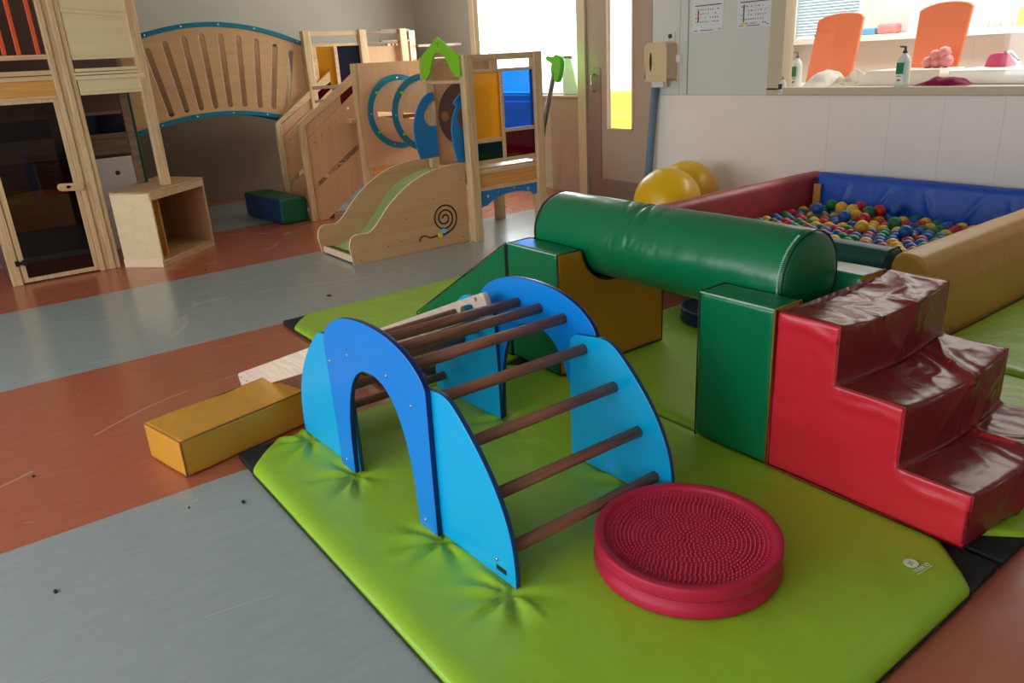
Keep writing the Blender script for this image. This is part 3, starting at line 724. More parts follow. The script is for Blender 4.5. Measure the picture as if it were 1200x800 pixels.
# ================================================================= CRADLES, ROLLER, WEDGE, STEPS
def cradle_outline(y0, y1, z0, z1, cy, rr):
    a = math.asin(min(1, 0))
    o = [(y0, z0), (y1, z0), (y1, z1)]
    arc = [(cy+rr*math.cos(q), z1+.016+rr*math.sin(q)*1.0) for q in [-k*math.pi/18 for k in range(0, 19)]]
    arc = [(y, min(z1, z)) for y, z in arc]
    return o+arc+[(y0, z1)]
RY, RZ, RR = 2.525, .672, .183
def cradle(x0, x1, label):
    y0, y1 = 2.172, 2.885; t = thing('cradle_block', label, 'block', ((x0+x1)/2, (y0+y1)/2, .054), 0, 'green and amber cradle blocks under the roller')
    out = cradle_outline(y0, y1, .054, .652, RY, RR+.017)
    def mf(c, n): return 1 if abs(n.x) > .6 else 0
    soft('cover', prism(out, 'x', x0, x1), [M['green'], M['ygreen']], t, .0100, 6, lambda v, n: v+n*.004*nz(v, 5, x0), matfn=mf)
    for x in (x0, x1):
        sx = .003 if x == x0 else -.003
        tube('seam', [(x+sx, y*.996+RY*.004, z*.994+.002) for y, z in out], .0035, M['dkseam' if x < -1.6 else 'ambthread'], t, 6, closed=True)
    tube('seam', [(x0+.004, y0+.003, .648), (x1-.004, y0+.003, .648)], .0035, M['thread'], t, 6)
    return t
cradle(-2.995, -2.604, 'green and amber cradle block beside the green wedge')
cradle(-1.785, -1.452, 'green and amber cradle block against the red steps')
# roller
rl = thing('foam_roller', 'long green vinyl roller lying across the two cradle blocks', 'roller', ((-3.0-1.55)/2, RY, RZ-RR))
bm = bmesh.new(); nS, nA = 150, 96; rings = []
for i in range(nS+1):
    x = -2.988+1.438*i/nS
    e = min(i, nS-i)/nS*1.455
    edge = .012*math.exp(-(e/.02)**2)
    ring = []
    for k in range(nA):
        a = 2*math.pi*k/nA
        w = .0025*noise.noise(Vector((x*6, math.cos(a)*1.5, math.sin(a)*1.5)))
        dx = x+2.37+.03*math.sin(a*2)
        for cc, am in ((0, .006), (.045, .004), (-.05, .003), (.11, .0025), (.17, .002), (-.10, .002)):
            w -= am*math.exp(-((dx-cc+.02*math.cos(a*3+cc*40))/.009)**2)*(.5+.9*max(0, math.sin(a+.4+cc*6)))
        r = RR-edge+w
        ring.append(bm.verts.new((x, RY+r*math.cos(a), RZ+r*math.sin(a))))
    rings.append(ring)
for A, B in zip(rings, rings[1:]):
    for k in range(nA): bm.faces.new((A[k], A[(k+1) % nA], B[(k+1) % nA], B[k]))
for ring, sx in ((rings[0], -1), (rings[-1], 1)):
    prev = ring
    for f, o in ((.93, .004), (.7, .010), (.4, .013)):
        cur = [bm.verts.new((v.co.x+sx*o, RY+(v.co.y-RY)*f/1, RZ+(v.co.z-RZ)*f)) for v in ring]
        for k in range(nA): bm.faces.new((prev[k], prev[(k+1) % nA], cur[(k+1) % nA], cur[k]))
        prev = cur
    bm.faces.new(prev)
link('cover', mesh_of(bm), M['green'], rl, smooth=True)
for x in (-2.984, -1.553):
    tube('end_seam', [(x, RY+(RR-.006)*math.cos(q), RZ+(RR-.006)*math.sin(q)) for q in [2*math.pi*k/60 for k in range(60)]], .0035, M['dkseam'], rl, 6, closed=True)
bm = bmesh.new()
for k in range(46):
    q = math.pi*(.62+k*.013); c = Vector((-1.566, RY+(RR-.0005)*math.cos(q), RZ+(RR-.0005)*math.sin(q)))
    bm_box(bm, c.x-.006, c.x+.002, c.y-.0016, c.y+.0016, c.z-.0016, c.z+.0016)
link('stitching', mesh_of(bm), M['thread'], rl)
# wedge ramp
t = thing('wedge_block', 'bright green vinyl wedge ramp sloping down to the left mat', 'block', (-3.5, 2.5, .054))
wo = [(-3.99, .052), (-3.004, .052), (-3.004, .650)]
wo = [(-3.985, .054), (-3.004, .054), (-3.004, .650), (-3.98, .066)]
soft('cover', prism(wo, 'y', 2.175, 2.885), M['green'], t, .010, 10, lambda v, n: v+n*.006*nz(v, 4, 3))
tube('seam', [(x+.002, 2.177, z) for x, z in wo], .003, M['dkseam'], t, 6, closed=True)
box('zip', -3.012, -3.002, 2.168, 2.178, .3, .64, M['dkseam'], t)
# red steps
st = thing('step_block', 'red vinyl three-step block beside the green cradle block', 'steps', (-1.1, 2.55, .054))
so = [(-1.446, .054), (-.758, .054), (-.752, .235), (-.975, .262), (-.985, .440), (-1.212, .456), (-1.222, .648), (-1.446, .650)]
so = [(-1.446, .054), (-.757, .054), (-.757, .238), (-.982, .238), (-.982, .446), (-1.214, .446), (-1.214, .652), (-1.446, .652)]
def step_def(v, n):
    y = v.y
    u = (y-2.18)/.72
    s = max(0, min(1, (u-.06)*2.4))**1.3*max(0, min(1, (1-u)*5+.25))
    # big loose folds in the vinyl across treads and risers
    if n.x > .35 or n.z > .35:
        a = v.x*1.0-v.z*.8
        ph = 8*(y+1.1*a)+2.4*noise.noise(Vector((v.x*2.1, y*1.6, v.z*2.1)))
        rid = 1-abs(math.sin(ph))
        fine = 1-abs(math.sin(ph*2.7+4*noise.noise(Vector((v.x*6, y*6, v.z*6)))))
        v += n*(.030*rid**3*s*(.5+nz(v, 3, 1)) + .006*fine**3*s - .003*s)
        if n.z > .2: v.z -= (.026 if v.z > .6 else .016)*math.sin(math.pi*max(0, min(1, u)))
        if n.x > .35: v.x += .018*math.sin(math.pi*max(0, min(1, u)))
    elif n.y < -.35:
        for ex, ez in ((-1.33, .652), (-1.10, .446), (-.87, .238)):
            if abs(v.x-ex) < .13: v.y -= .007*math.exp(-((v.z-ez+.045+.03*nz(v, 7, ex))/.016)**2)*(1-(abs(v.x-ex)/.13)**2)
        v.y += .006*nz(v, 6, 8)-.007*math.exp(-((v.z-.2+.25*(v.x+1.1))/.05)**2)*max(0, nz(v, 3, 4)+.4)
    return v
def step_mat(c, n): return 0 if n.y < -.6 else 1  # near face plain red, all other faces the red darkened as shade
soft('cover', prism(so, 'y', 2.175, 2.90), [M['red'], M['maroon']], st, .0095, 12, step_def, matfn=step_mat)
tube('seam', [(x-(.001 if x > -1.4 else 0), 2.1755, z-.001) for x, z in so], .0042, M['redthread'], st, 6, closed=True)
tube('seam', [(x-.004, 2.900, z-.010) for x, z in so], .004, M['redthread'], st, 6, closed=True)

# ================================================================= TACTILE DISCS
def tactile(cx, cy, z, sc, m, label, studs=True):
    t = thing('tactile_disc', label, 'disc', (cx, cy, z), 0, None)
    k = sc
    lathe('body', [(0, 0), (.268*k, 0), (.279*k, .006*k), (.282*k, .014*k), (.276*k, .034*k), (.266*k, .05*k), (.266*k, .054*k), (.272*k, .057*k), (.2775*k, .060*k), (.279*k, .066*k), (.279*k, .098*k), (.277*k, .101*k), (.272*k, .102*k), (.253*k, .101*k), (.249*k, .097*k), (.247*k, .090*k), (.2*k, .080*k), (0, .072*k)], (cx, cy, z), m, t, 96)
    if studs:
        bm = bmesh.new()
        ring = 0; r = .0075
        while r < .243:
            n = max(1, int(2*math.pi*r/.0138)); 
            ph = random.random()*6
            for j in range(n):
                a = ph+2*math.pi*j/n
                rq = r+.004*math.sin(3*a+1)*max(0, 1-r/.2)*4*(r/.2)
                x, y = cx+k*rq*math.cos(a), cy+k*rq*math.sin(a); zb = z+k*(.072+.009*(r/.2)**2)
                s0, s1, h = .0040*k, .0026*k, .0062*k
                vb = [bm.verts.new((x+s0*math.cos(q), y+s0*math.sin(q), zb)) for q in [2*math.pi*i/7 for i in range(7)]]
                vt = [bm.verts.new((x+s1*math.cos(q), y+s1*math.sin(q), zb+h)) for q in [2*math.pi*i/7 for i in range(7)]]
                vc = bm.verts.new((x, y, zb+h+.001))
                for i in range(7):
                    f = bm.faces.new((vb[i], vb[(i+1) % 7], vt[(i+1) % 7], vt[i])); f.smooth = True
                    f = bm.faces.new((vt[i], vt[(i+1) % 7], vc)); f.smooth = True
            r += .0128
        o = link('studded_surface', mesh_of(bm), m, t)
    return t
tactile(-1.272, 1.530, .052, .99, M['disc'], 'raspberry red round tactile disc with studs on the near mat')
tactile(-2.62, 3.36, .053, .75, M['discd'], 'navy ribbed round disc partly hidden behind the cradle blocks')

# ================================================================= BALL PIT
pt = thing('ball_pit', 'square vinyl ball pit with red, blue, yellow and green padded sides', 'ball pit', (-2.69, 4.78, 0))
def pad(p0, p1, inner, mat, seed, z1=.5, wr=.004, folds=False):
    """padded wall along p0->p1 (outer line); inner = unit vector toward the pit"""
    bm = bmesh.new(); w = .205
    prof = [(0, .003), (w, .003), (w-.005, .30), (w-.03, z1-.03), (w-.06, z1-.004), (w-.10, z1), (.05, z1-.012), (.012, z1-.06), (-.006, .3)]
    A = [bm.verts.new((p0[0]+inner[0]*a, p0[1]+inner[1]*a, z)) for a, z in prof]; B = [bm.verts.new((p1[0]+inner[0]*a, p1[1]+inner[1]*a, z)) for a, z in prof]
    n = len(prof)
    for k in range(n): bm.faces.new((A[k], A[(k+1) % n], B[(k+1) % n], B[k]))
    bmesh.ops.triangulate(bm, faces=[bm.faces.new(A), bm.faces.new(B)])
    def df(v, nn):
        v += nn*wr*nz(v, 3.5, seed)
        if folds and nn.y < -.4:
            s = max(0, 1-abs(v.z-.32)/.15)
            for cx, tilt in ((-2.95, .5), (-2.6, -.4), (-3.25, .2), (-2.3, .6), (-2.05, -.3)):
                v += nn*.016*s*math.exp(-((v.x-cx-tilt*(v.z-.35))/.018)**2)
        return v
    soft('side_pad', bm, mat, pt, .014, 4, df)
PX0, PX1, PY0, PY1 = -3.725, -1.655, 3.695, 5.865
pad((PX0, PY0+.0), (PX0, PY1), (1, 0), M['pitred'], 1)
pad((PX1, PY0), (PX1, PY1), (-1, 0), M['pityel'], 2, .51)
pad((PX0+.21, PY0), (PX1-.21, PY0), (0, 1), M['pitgreen'], 3)
pad((PX0+.21, PY1), (PX1-.21, PY1), (0, -1), M['pitblue'], 4, .51, .006, True)
box('pit_floor', PX0+.2, PX1-.2, PY0+.2, PY1-.2, .003, .195, M['pale'], pt, bev=.01)
tube('seam', [(PX1-.225, PY0+a, z) for a, z in ((.205, .36), (.19, .45), (.14, .497), (.06, .49), (.004, .42), (-.004, .1))], .006, M['dkseam'], pt, 8)
tube('seam', [(PX0+.225, PY1-a, z) for a, z in ((.21, .36), (.19, .45), (.14, .5), (.06, .49))], .006, M['dkseam'], pt, 8)
# balls: settle under their own weight, heaped toward the red side
import numpy as np
br = .045
rg_ = np.random.default_rng(5)
NB = 276; bx0, bx1, by0, by1 = PX0+.235, PX1-.235, PY0+.62, PY1-.235
cand = []
rows = int((by1-by0)/(br*1.8)); 
while len(cand) < NB:
    x, y = rg_.uniform(bx0+br, bx1-br), rg_.uniform(by0+br, by1-br)
    if len(cand) > 204 and rg_.random() > math.exp(-((x+3.1)/.45)**2-((y-5.3)/.35)**2)+.10: continue
    cand.append((x, y,   .195+br+rg_.uniform(0, .05)+(.12 if len(cand) > 204 else 0)))
P3 = np.array(cand)
for it in range(420):
    if it < 300: P3[:, 2] -= .0035
    for sub in range(2):
        d = P3[:, None]-P3[None]; L = np.sqrt((d**2).sum(-1))+np.eye(len(P3))
        ov = np.clip(2*br-L, 0, None); np.fill_diagonal(ov, 0)
        sft = (d/L[..., None]*ov[..., None]*.42); sft[..., :2] *= (.9 if it < 120 else 1.0)
        P3 += sft.sum(1)*.55
        P3[:, 0] = np.clip(P3[:, 0], bx0+br, bx1-br); P3[:, 1] = np.clip(P3[:, 1], by0+br, by1-br); P3[:, 2] = np.clip(P3[:, 2], .195+br+.001, .9)
balls = [tuple(map(float, q)) for q in P3]
cols = ['red', 'green', 'blue', 'yellow']; rnd = random.Random(11)
ball_me = {}
for c in cols:
    bm = bmesh.new(); bmesh.ops.create_icosphere(bm, subdivisions=3, radius=br)
    me = mesh_of(bm); me.materials.append(M['b'+c])
    for p in me.polygons: p.use_smooth = True
    ball_me[c] = me
prev = {}
for i, (x, y, z) in enumerate(balls):
    c = rnd.choices(cols, (2.2, 3, 3, 2.6))[0]
    o = bpy.data.objects.new('pit_ball', ball_me[c]); COL.objects.link(o); o.location = (x, y, z)
    tag(o, '%s plastic ball in the heap filling the ball pit' % c, 'ball', '%s balls in the ball pit' % c)
tag(box('wooden_offcut', -3.50, -3.44, 5.632, 5.655, .196, .43, M['oak'], bev=.003), 'short upright wooden piece in the red and blue corner of the pit', 'wood piece')

# yellow peanut ball
bm = bmesh.new(); A_, B_ = Vector((-4.43, 4.94, .295)), Vector((-4.58, 5.36, .295)); ax = (B_-A_); Lp = ax.length; ax.normalize()
e1 = ax.cross(Vector((0, 0, 1))).normalized(); e2 = Vector((0, 0, 1)); r0 = .285; rr_ = []
for i in range(49):
    s = -r0+(Lp+2*r0)*i/48
    ra = math.sqrt(max(0, r0**2-s**2)); rb = math.sqrt(max(0, r0**2-(s-Lp)**2))
    r_ = max(ra, rb); mid = math.exp(-((s-Lp/2)/.06)**2); r_ += .008*mid
    rr_.append((A_+ax*s, max(r_, .0005)))
for j in range(1, 48):
    pass
rings = [[bm.verts.new(c+(e1*math.cos(q)+e2*math.sin(q))*r_) for q in [2*math.pi*k/64 for k in range(64)]] for c, r_ in rr_]
for a, b in zip(rings, rings[1:]):
    for k in range(64): bm.faces.new((a[k], a[(k+1) % 64], b[(k+1) % 64], b[k]))
me = mesh_of(bm); zmin = min(v.co.z for v in me.vertices); me.transform(Matrix.Translation((0, 0, .001-zmin)))
tag(link('peanut_ball', me, M['yelball'], smooth=True), 'yellow peanut-shaped exercise ball behind the red pit side', 'ball')

# ================================================================= PLAYHOUSE WITH SLIDE AND TUNNEL
ph = thing('slide_playhouse', 'light wooden playhouse with coloured panes and green gable, joined to the slide', 'playhouse', (-5.85, 4.1, 0))
HP = 1.552
for x, y in ((-5.59, 3.675), (-5.59, 4.41), (-6.25, 3.69), (-6.25, 4.41)):
    box('post', x, x+.085, y, y+.085, 0, HP, M['post'], ph, bev=.006)
Y0, Y1 = 3.76, 4.41
F0, F1 = -5.565, -5.525
def rail(z0, z1, name='rail', y0=Y0, y1=Y1, mat='railw', f0=F0, f1=F1): return box(name, f0, f1, y0, y1, z0, z1, M[mat], ph, bev=.004)
rail(1.51, 1.55); rail(1.405, 1.43); rail(.655, .69); rail(.43, .465); rail(.575, .61)
box('mullion', F0, F1, 4.045, 4.075, .69, 1.405, M['railw'], ph, bev=.003)
rail(.905, .935, y0=4.075); rail(.835, .87, y1=4.045)
def pn(y0, y1, z0, z1, m): plate('colour_pane', [(y0, z0), (y1, z0), (y1, z1), (y0, z1)], [], .006, 'x', -5.542, M[m], ph, bev=.001)
pn(Y0, 4.045, .87, 1.405, 'yelpane'); pn(4.075, Y1, .935, 1.405, 'blupane'); pn(4.075, Y1, .69, .905, 'maroonp'); pn(Y0, 4.045, .69, .835, 'grnpane')
plate('skirt_board', [(Y0, .465), (Y1, .465), (Y1, .575), (Y0, .575)], [], .018, 'x', -5.54, M['oak'], ph)
ap = [(Y0, .43), (Y1, .43), (Y1, .325), (4.37, .322)]+spline([(4.35, .345), (4.22, .372), (4.08, .372), (3.95, .350), (3.84, .295)], 4)+[(Y0, .285)]
plate('apron', ap, [circ(3.86, .375, .015, 12), circ(3.98, .40, .013, 12), circ(4.15, .41, .013, 12), circ(4.31, .385, .015, 12)], .018, 'x', -5.54, M['wing'], ph)
box('deck', -6.25, -5.55, 3.74, 4.44, .60, .625, M['ply'], ph)
boxes('deck_beam', [(-6.2, -5.56, 3.69, 3.72, .50, .60), (-6.2, -5.56, 4.44, 4.47, .50, .60), (-6.22, -6.19, 3.77, 4.41, .50, .60)], M['railw'], ph)
boxes('top_rail', [(-6.17, -5.59, 4.44, 4.47, 1.50, 1.54), (-6.17, -5.59, 4.44, 4.47, 1.10, 1.13), (-6.23, -6.2, 3.77, 4.41, 1.50, 1.54), (-6.17, -5.59, 3.70, 3.73, 1.33, 1.355)], M['railw'], ph)
# back panel with tunnel opening
TY, TZ = 4.12, 1.04
hp = circ(TY, TZ, .30, 40)
plate('tunnel_panel', [(3.775, .63), (4.41, .625), (4.41, 1.50), (3.775, 1.50)], [[(min(max(a, 3.80), 4.39), b) for a, b in hp]], .018, 'x', -6.2, M['ply'], ph)
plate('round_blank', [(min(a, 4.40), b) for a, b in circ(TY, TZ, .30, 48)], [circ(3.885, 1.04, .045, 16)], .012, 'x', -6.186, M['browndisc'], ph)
# green gable over the slide entrance
gb = [(-6.165, 1.38), (-6.165, 1.545), (-5.865, 1.705), (-5.545, 1.545), (-5.545, 1.385), (-5.62, 1.385)]+spline([(-5.62, 1.385), (-5.69, 1.45), (-5.745, 1.525), (-5.80, 1.57), (-5.86, 1.58), (-5.93, 1.565), (-5.985, 1.50), (-6.03, 1.42), (-6.09, 1.372), (-6.15, 1.372)], 4)[1:]
gp = plate('gable', gb, [circ(-5.86, 1.64, .012, 12, .022)], .02, 'y', 3.655, M['limeb'], ph)
# blue hand-hold wings at the top of the slide
wg = [(3.70, 1.26), (3.665, 1.255), (3.60, 1.19), (3.545, 1.10), (3.52, .98), (3.53, .82), (3.56, .70), (3.57, .685), (3.76, .70), (3.76, .965)]
wg = spline([(3.70, 1.255), (3.63, 1.20), (3.565, 1.10), (3.53, .98), (3.535, .83), (3.57, .69)], 4)+[(3.765, .695), (3.765, .965)]+spline([(3.75, .97), (3.68, .975), (3.645, 1.03), (3.65, 1.09), (3.70, 1.155), (3.765, 1.19)], 4)+[(3.765, 1.26)]
plate('hand_hold', wg, [], .02, 'x', -6.155, M['wing'], ph)
plate('hand_hold', [(a+.05 if a < 3.6 else a, b) for a, b in wg], [], .02, 'x', -5.61, M['wing'], ph)

# the slide
sl = thing('slide', 'birch plywood slide with pale green bed and snail spiral on its side', 'slide', (-5.9, 3.1, 0))
def side_prof(): return [(2.535, .0)]+spline([(2.513, .150), (2.530, .212), (2.567, .241), (2.624, .245), (2.695, .243), (2.763, .285), (2.898, .425), (3.073, .555), (3.288, .648), (3.503, .684), (3.672, .686)], 5)+[(3.672, .0)]
for x in (-5.60, -6.215): plate('side_panel', side_prof(), [], .02, 'x', x, M['plyy'], sl, bev=.004, edge=M['edge'])
bedl = spline([(2.57, .055), (2.70, .055), (2.82, .085), (2.95, .16), (3.07, .28), (3.20, .42), (3.33, .51), (3.48, .565), (3.665, .60)], 6)
bm = bmesh.new(); P_ = []
for y, z in bedl: P_.append([bm.verts.new((-6.21, y, z)), bm.verts.new((-5.625, y, z))])
for a, b in zip(P_, P_[1:]): f = bm.faces.new((a[0], a[1], b[1], b[0])); f.smooth = True
bmesh.ops.solidify(bm, geom=bm.faces[:], thickness=.012)
link('slide_bed', mesh_of(bm), M['bed'], sl)
box('front_lip', -6.214, -5.62, 2.545, 2.572, .012, .066, M['edge'], sl, bev=.008)
# snail spiral on the near panel
sp = []
for k in range(120):
    a = k/119*2*math.pi*2.75; r_ = .018+.0065*a*1.02
    sp.append((-5.5985, 3.425-r_*math.cos(a)*.98, .245+r_*math.sin(a)*.98))
tube('snail_groove', sp, .0068, M['blk'], sl, 6)
tube('snail_groove', [(-5.5985, y, z) for y, z in spline([(3.455, .118), (3.40, .105), (3.33, .108), (3.27, .10), (3.225, .122), (3.18, .122), (3.155, .088)], 5)], .0065, M['blk'], sl, 6)
plate('bead', circ(3.362, .106, .024, 6), [], .02, 'x', -5.580, M['pryel'], sl, bev=.004)
plate('bead', circ(3.405, .138, .022, 10), [], .02, 'x', -5.580, M['ltblue'], sl, bev=.004)
for y, z in ((2.60, .03), (2.86, .10), (3.05, .30), (3.33, .42), (3.60, .05), (3.62, .55), (2.98, .12)):
    lathe('screw', [(0, -.001), (.005, -.001), (.005, .001), (0, .001)], (-5.5995, y, z), M['dirt'], sl, 8, 'x')

# tunnel between playhouse and the back tower
tn = thing('crawl_tunnel', 'round plywood crawl tunnel with two teal rings behind the slide', 'tunnel', (-6.85, TY, TZ-.38))
bm = bmesh.new(); nA = 72
def shell(x0, x1, r, slots):
    xs = [x0, x0+.10, x0+.12]+[]
    cuts = [x0, x0+.09, x1-.09, x1]
    for xa, xb in zip(cuts, cuts[1:]):
        for k in range(nA):
            a = 2*math.pi*k/nA; b = 2*math.pi*(k+1)/nA
            mid = (a+b)/2
            if (xa, xb) == (cuts[1], cuts[2]) and any(abs((mid-s+math.pi) % (2*math.pi)-math.pi) < .11 for s in slots): continue
            vs = [bm.verts.new((x, TY+r*math.cos(q), TZ+r*math.sin(q))) for x, q in ((xa, a), (xb, a), (xb, b), (xa, b))]
            bm.faces.new(vs)
shell(-7.47, -6.95, .305, (math.pi, )); shell(-6.93, -6.22, .305, (math.pi, ))
bmesh.ops.remove_doubles(bm, verts=bm.verts, dist=.0005); bmesh.ops.solidify(bm, geom=bm.faces[:], thickness=.010)
link('barrel', mesh_of(bm), M['ply'], tn, smooth=False)
for x in (-7.455, -6.93):
    rg = plate('ring', circ(TY, TZ, .375, 64), [circ(TY, TZ, .306, 64)], .02, 'x', x, M['teal'], tn)
    for a in (2.45, 3.75, .6, 5.6):
        box('clip', x, x+.025, TY+.325*math.cos(a)-.018, TY+.325*math.cos(a)+.018, TZ+.325*math.sin(a)-.012, TZ+.325*math.sin(a)+.012, M['limeb'], rg, bev=.003)
    for a in (1.57, 3.14, 4.4): lathe('screw', [(0, 0), (.009, 0), (.009, .004), (0, .004)], (x, TY+.34*math.cos(a), TZ+.34*math.sin(a)), M['screw'], rg, 10, 'x')

# ================================================================= BACK TOWER WITH STAIRS
bt = thing('back_play_tower', 'tall wooden play tower with yellow and navy panes behind the stairs', 'play tower', (-8.0, 4.3, 0))
TT = 1.9
for x, y, h in ((-8.44, 3.53, TT), (-8.44, 4.20, TT), (-8.44, 4.72, TT), (-7.58, 3.66, 1.54), (-7.58, 4.60, 1.54), (-8.95, 5.13, TT), (-9.3, 3.6, TT)):
    box('post', x, x+.085, y, y+.085, 0, h, M['post'], bt, bev=.005)
plate('tunnel_panel', [(3.69, .50), (4.58, .50), (4.58, 1.54), (3.69, 1.54)], [circ(TY, TZ, .30, 48)], .02, 'x', -7.470, M['ply'], bt)
box('lower_rail', -7.52, -7.48, 3.745, 4.6, .40, .50, M['oak'], bt); box('lower_rail', -7.52, -7.48, 3.745, 4.6, .34, .37, M['railw'], bt)
plate('apron', [(3.75, .33), (4.5, .33), (4.5, .22)]+spline([(4.4, .27), (4.1, .29), (3.85, .25)], 4)+[(3.75, .18)], [], .018, 'x', -7.49, M['wing'], bt)
def brail(y0, y1, z0, z1, m='railw', x=-8.40, name='rail'): return box(name, x-.02, x+.02, y0, y1, z0, z1, M[m], bt, bev=.003)
brail(3.615, 4.20, 1.845, 1.89); brail(3.615, 4.20, 1.735, 1.765); brail(3.615, 4.20, 1.06, 1.11)
brail(3.61, 3.67, 1.11, 1.735); brail(3.88, 3.92, 1.11, 1.735)
plate('colour_pane', [(3.67, 1.34), (3.88, 1.34), (3.88, 1.735), (3.67, 1.735)], [], .006, 'x', -8.40, M['yelpane'], bt, bev=.001)
plate('colour_pane', [(3.92, 1.11), (4.20, 1.11), (4.20, 1.735), (3.92, 1.735)], [], .006, 'x', -8.40, M['navypane'], bt, bev=.001)
for y in (3.69, 3.74, 3.79, 3.84): box('slat', -8.41, -8.39, y, y+.028, 1.0, 1.28, M['orange'], bt, bev=.003)
brail(3.56, 3.9, 1.30, 1.335, 'dkwood', -8.37); brail(3.58, 3.9, 1.16, 1.19, 'dkwood', -8.37)
brail(4.285, 4.72, 1.85, 1.885, 'dkwood'); brail(4.285, 4.72, 1.74, 1.765, 'dkwood')
plate('back_panel', [(4.285, 1.0), (4.72, 1.0), (4.72, 1.72), (4.285, 1.72)], [], .018, 'x', -8.42, M['ply'], bt)
box('floor_deck', -9.3, -7.56, 3.6, 4.75, .96, 1.0, M['ply'], bt)
for k in range(5):
    y = 4.87+k*.05; box('slat', -8.86, -8.84, y, y+.024, 1.2, 1.77, M['orange'], bt, bev=.003)
brail(4.72, 5.13, 1.885, 1.915, 'dkwood', -8.85); brail(4.72, 5.13, 1.77, 1.795, 'dkwood', -8.85); brail(4.8, 4.84, 1.2, 1.77, 'railw', -8.85)
brail(5.2, 5.85, 1.70, 1.73, 'dkwood', -8.8); brail(5.2, 5.85, 1.54, 1.57, 'dkwood', -8.8)

sr = thing('play_stairs', 'wooden stair unit with sloping side boards leading to the back tower', 'stairs', (-8.0, 3.4, 0))
def stair_side(x, far):
    post = [(3.078, 0), (3.142, 0), (3.146, .97), (3.08, .98)]
    nm = 'side_post'
    plate(nm, post, [], .06, 'x', x+.01, M['post'], sr, bev=.004)
    plate('handrail', [(3.085, .985), (3.10, .945), (3.79, 1.378), (3.79, 1.50), (3.79, 1.485)], [], .035, 'x', x, M['railw'], sr, bev=.004)
    hl = [circ(3.146+.08+k*.085, .80+k*.0615, .010 if k < 5 else .015, 10) for k in range(7)]
    plate('side_panel', [(3.146, .36), (3.79, .79), (3.79, 1.30), (3.146, .835)], [h for h in hl], .018, 'x', x-.005, M['ply'], sr)
    plate('lower_panel', [(3.146, .305), (3.146, .0), (3.27, .0), (3.79, .36), (3.79, .735)], [], .018, 'x', x-.005, M['ply'], sr)
    plate('panel_brace', [(3.40, .48), (3.46, .52), (3.46, .58), (3.40, .54)], [], .018, 'x', x-.025, M['ply'], sr)
    plate('infill_panel', [(3.146, .84), (3.572, 1.145), (3.572, 1.236), (3.146, .965)], [], .012, 'x', x-.012, M['ply'], sr)
    plate('colour_pane', [(3.575, 1.145), (3.785, 1.30), (3.785, 1.375), (3.575, 1.24)], [], .008, 'x', x-.006, M['maroonp'], sr, bev=.001)
stair_side(-7.70, 0); stair_side(-8.36, 1)
for k in range(5):
    y = 3.20+k*.125; z = .16+k*.19
    box('tread', -8.35, -7.725, y, y+.16, z, z+.022, M['plyy'], sr); box('riser', -8.35, -7.725, y+.145, y+.16, z-.16, z, M['plyy'], sr)

# dark green/blue foam block by the stairs
fb = thing('foam_block', 'dark green and blue foam block on the floor by the stairs', 'block', (-8.2, 2.78, 0))
ob = bmesh.new(); bm_box(ob, -.46, .46, -.15, .15, .003, .262)
T_ = Matrix.Translation((-8.24, 2.90, 0)) @ Matrix.Rotation(R(4), 4, 'Z')
bmesh.ops.transform(ob, matrix=T_, verts=ob.verts)
soft('cover', ob, [M['dgreen'], M['dblue']], fb, .014, 4, lambda v, n: v+n*.004*nz(v, 5, 2), matfn=lambda c, n: 1 if n.y < -.6 else 0)

# arched bridge between the towers
br_ = thing('arched_bridge', 'arched wooden bridge side with long slots and teal edging', 'bridge', (-8.5, 2.5, 0))
BK = 8.42/8.2
def ztop(y): return 1.5+(1.985-.235*(y/BK-2.50)**2-1.5)*BK
def zbot(y): return 1.5+(1.150-.205*(y/BK-2.46)**2-1.5)*BK
ys = [1.70+k*(3.525-1.70)/36 for k in range(37)]
outl = [(y, ztop(y)) for y in ys]+[(y, zbot(y)) for y in reversed(ys)]
tops = [(1.906, 1.751), (2.071, 1.806), (2.252, 1.846), (2.424, 1.865), (2.605, 1.862), (2.78, 1.839), (2.957, 1.802), (3.146, 1.750), (3.31, 1.682)]
bots = [(2.004, 1.172), (2.155, 1.20), (2.298, 1.213), (2.442, 1.218), (2.588, 1.216), (2.737, 1.211), (2.893, 1.186), (3.037, 1.164), (3.184, 1.142)]
sc_ = lambda p: (p[0]*BK, 1.5+(p[1]-1.5)*BK)
slots = [stadium(sc_(a), sc_(b), .0275) for a, b in zip(bots, tops)]
plate('slotted_panel', outl, slots, .02, 'x', -8.42, M['plyy'], br_, bev=.003)
plate('rear_panel', outl, [], .02, 'x', -9.0, M['plyy'], br_, bev=.003)
for nm, fn, h in (('upper_trim', ztop, .045), ('lower_trim', zbot, .045)):
    for x in (-8.405, -8.985):
        plate(nm, [(y, fn(y)+.012) for y in ys]+[(y, fn(y)+.012-h) for y in reversed(ys)], [], .03, 'x', x, M['teal'], br_, bev=.004)
for y in (1.95, 2.30, 2.67, 3.03, 3.48):
    for fn in (ztop, zbot): lathe('screw', [(0, 0), (.009, 0), (.009, .004), (0, .004)], (-8.404, y, fn(y)-.01), M['screw'], br_, 10, 'x')
bm = bmesh.new(); P_ = [[bm.verts.new((-8.98, y, zbot(y)+.03)), bm.verts.new((-8.45, y, zbot(y)+.03))] for y in ys]
for a, b in zip(P_, P_[1:]): bm.faces.new((a[0], a[1], b[1], b[0]))
bmesh.ops.solidify(bm, geom=bm.faces[:], thickness=.02)
link('walkway', mesh_of(bm), M['dkwood'], br_)

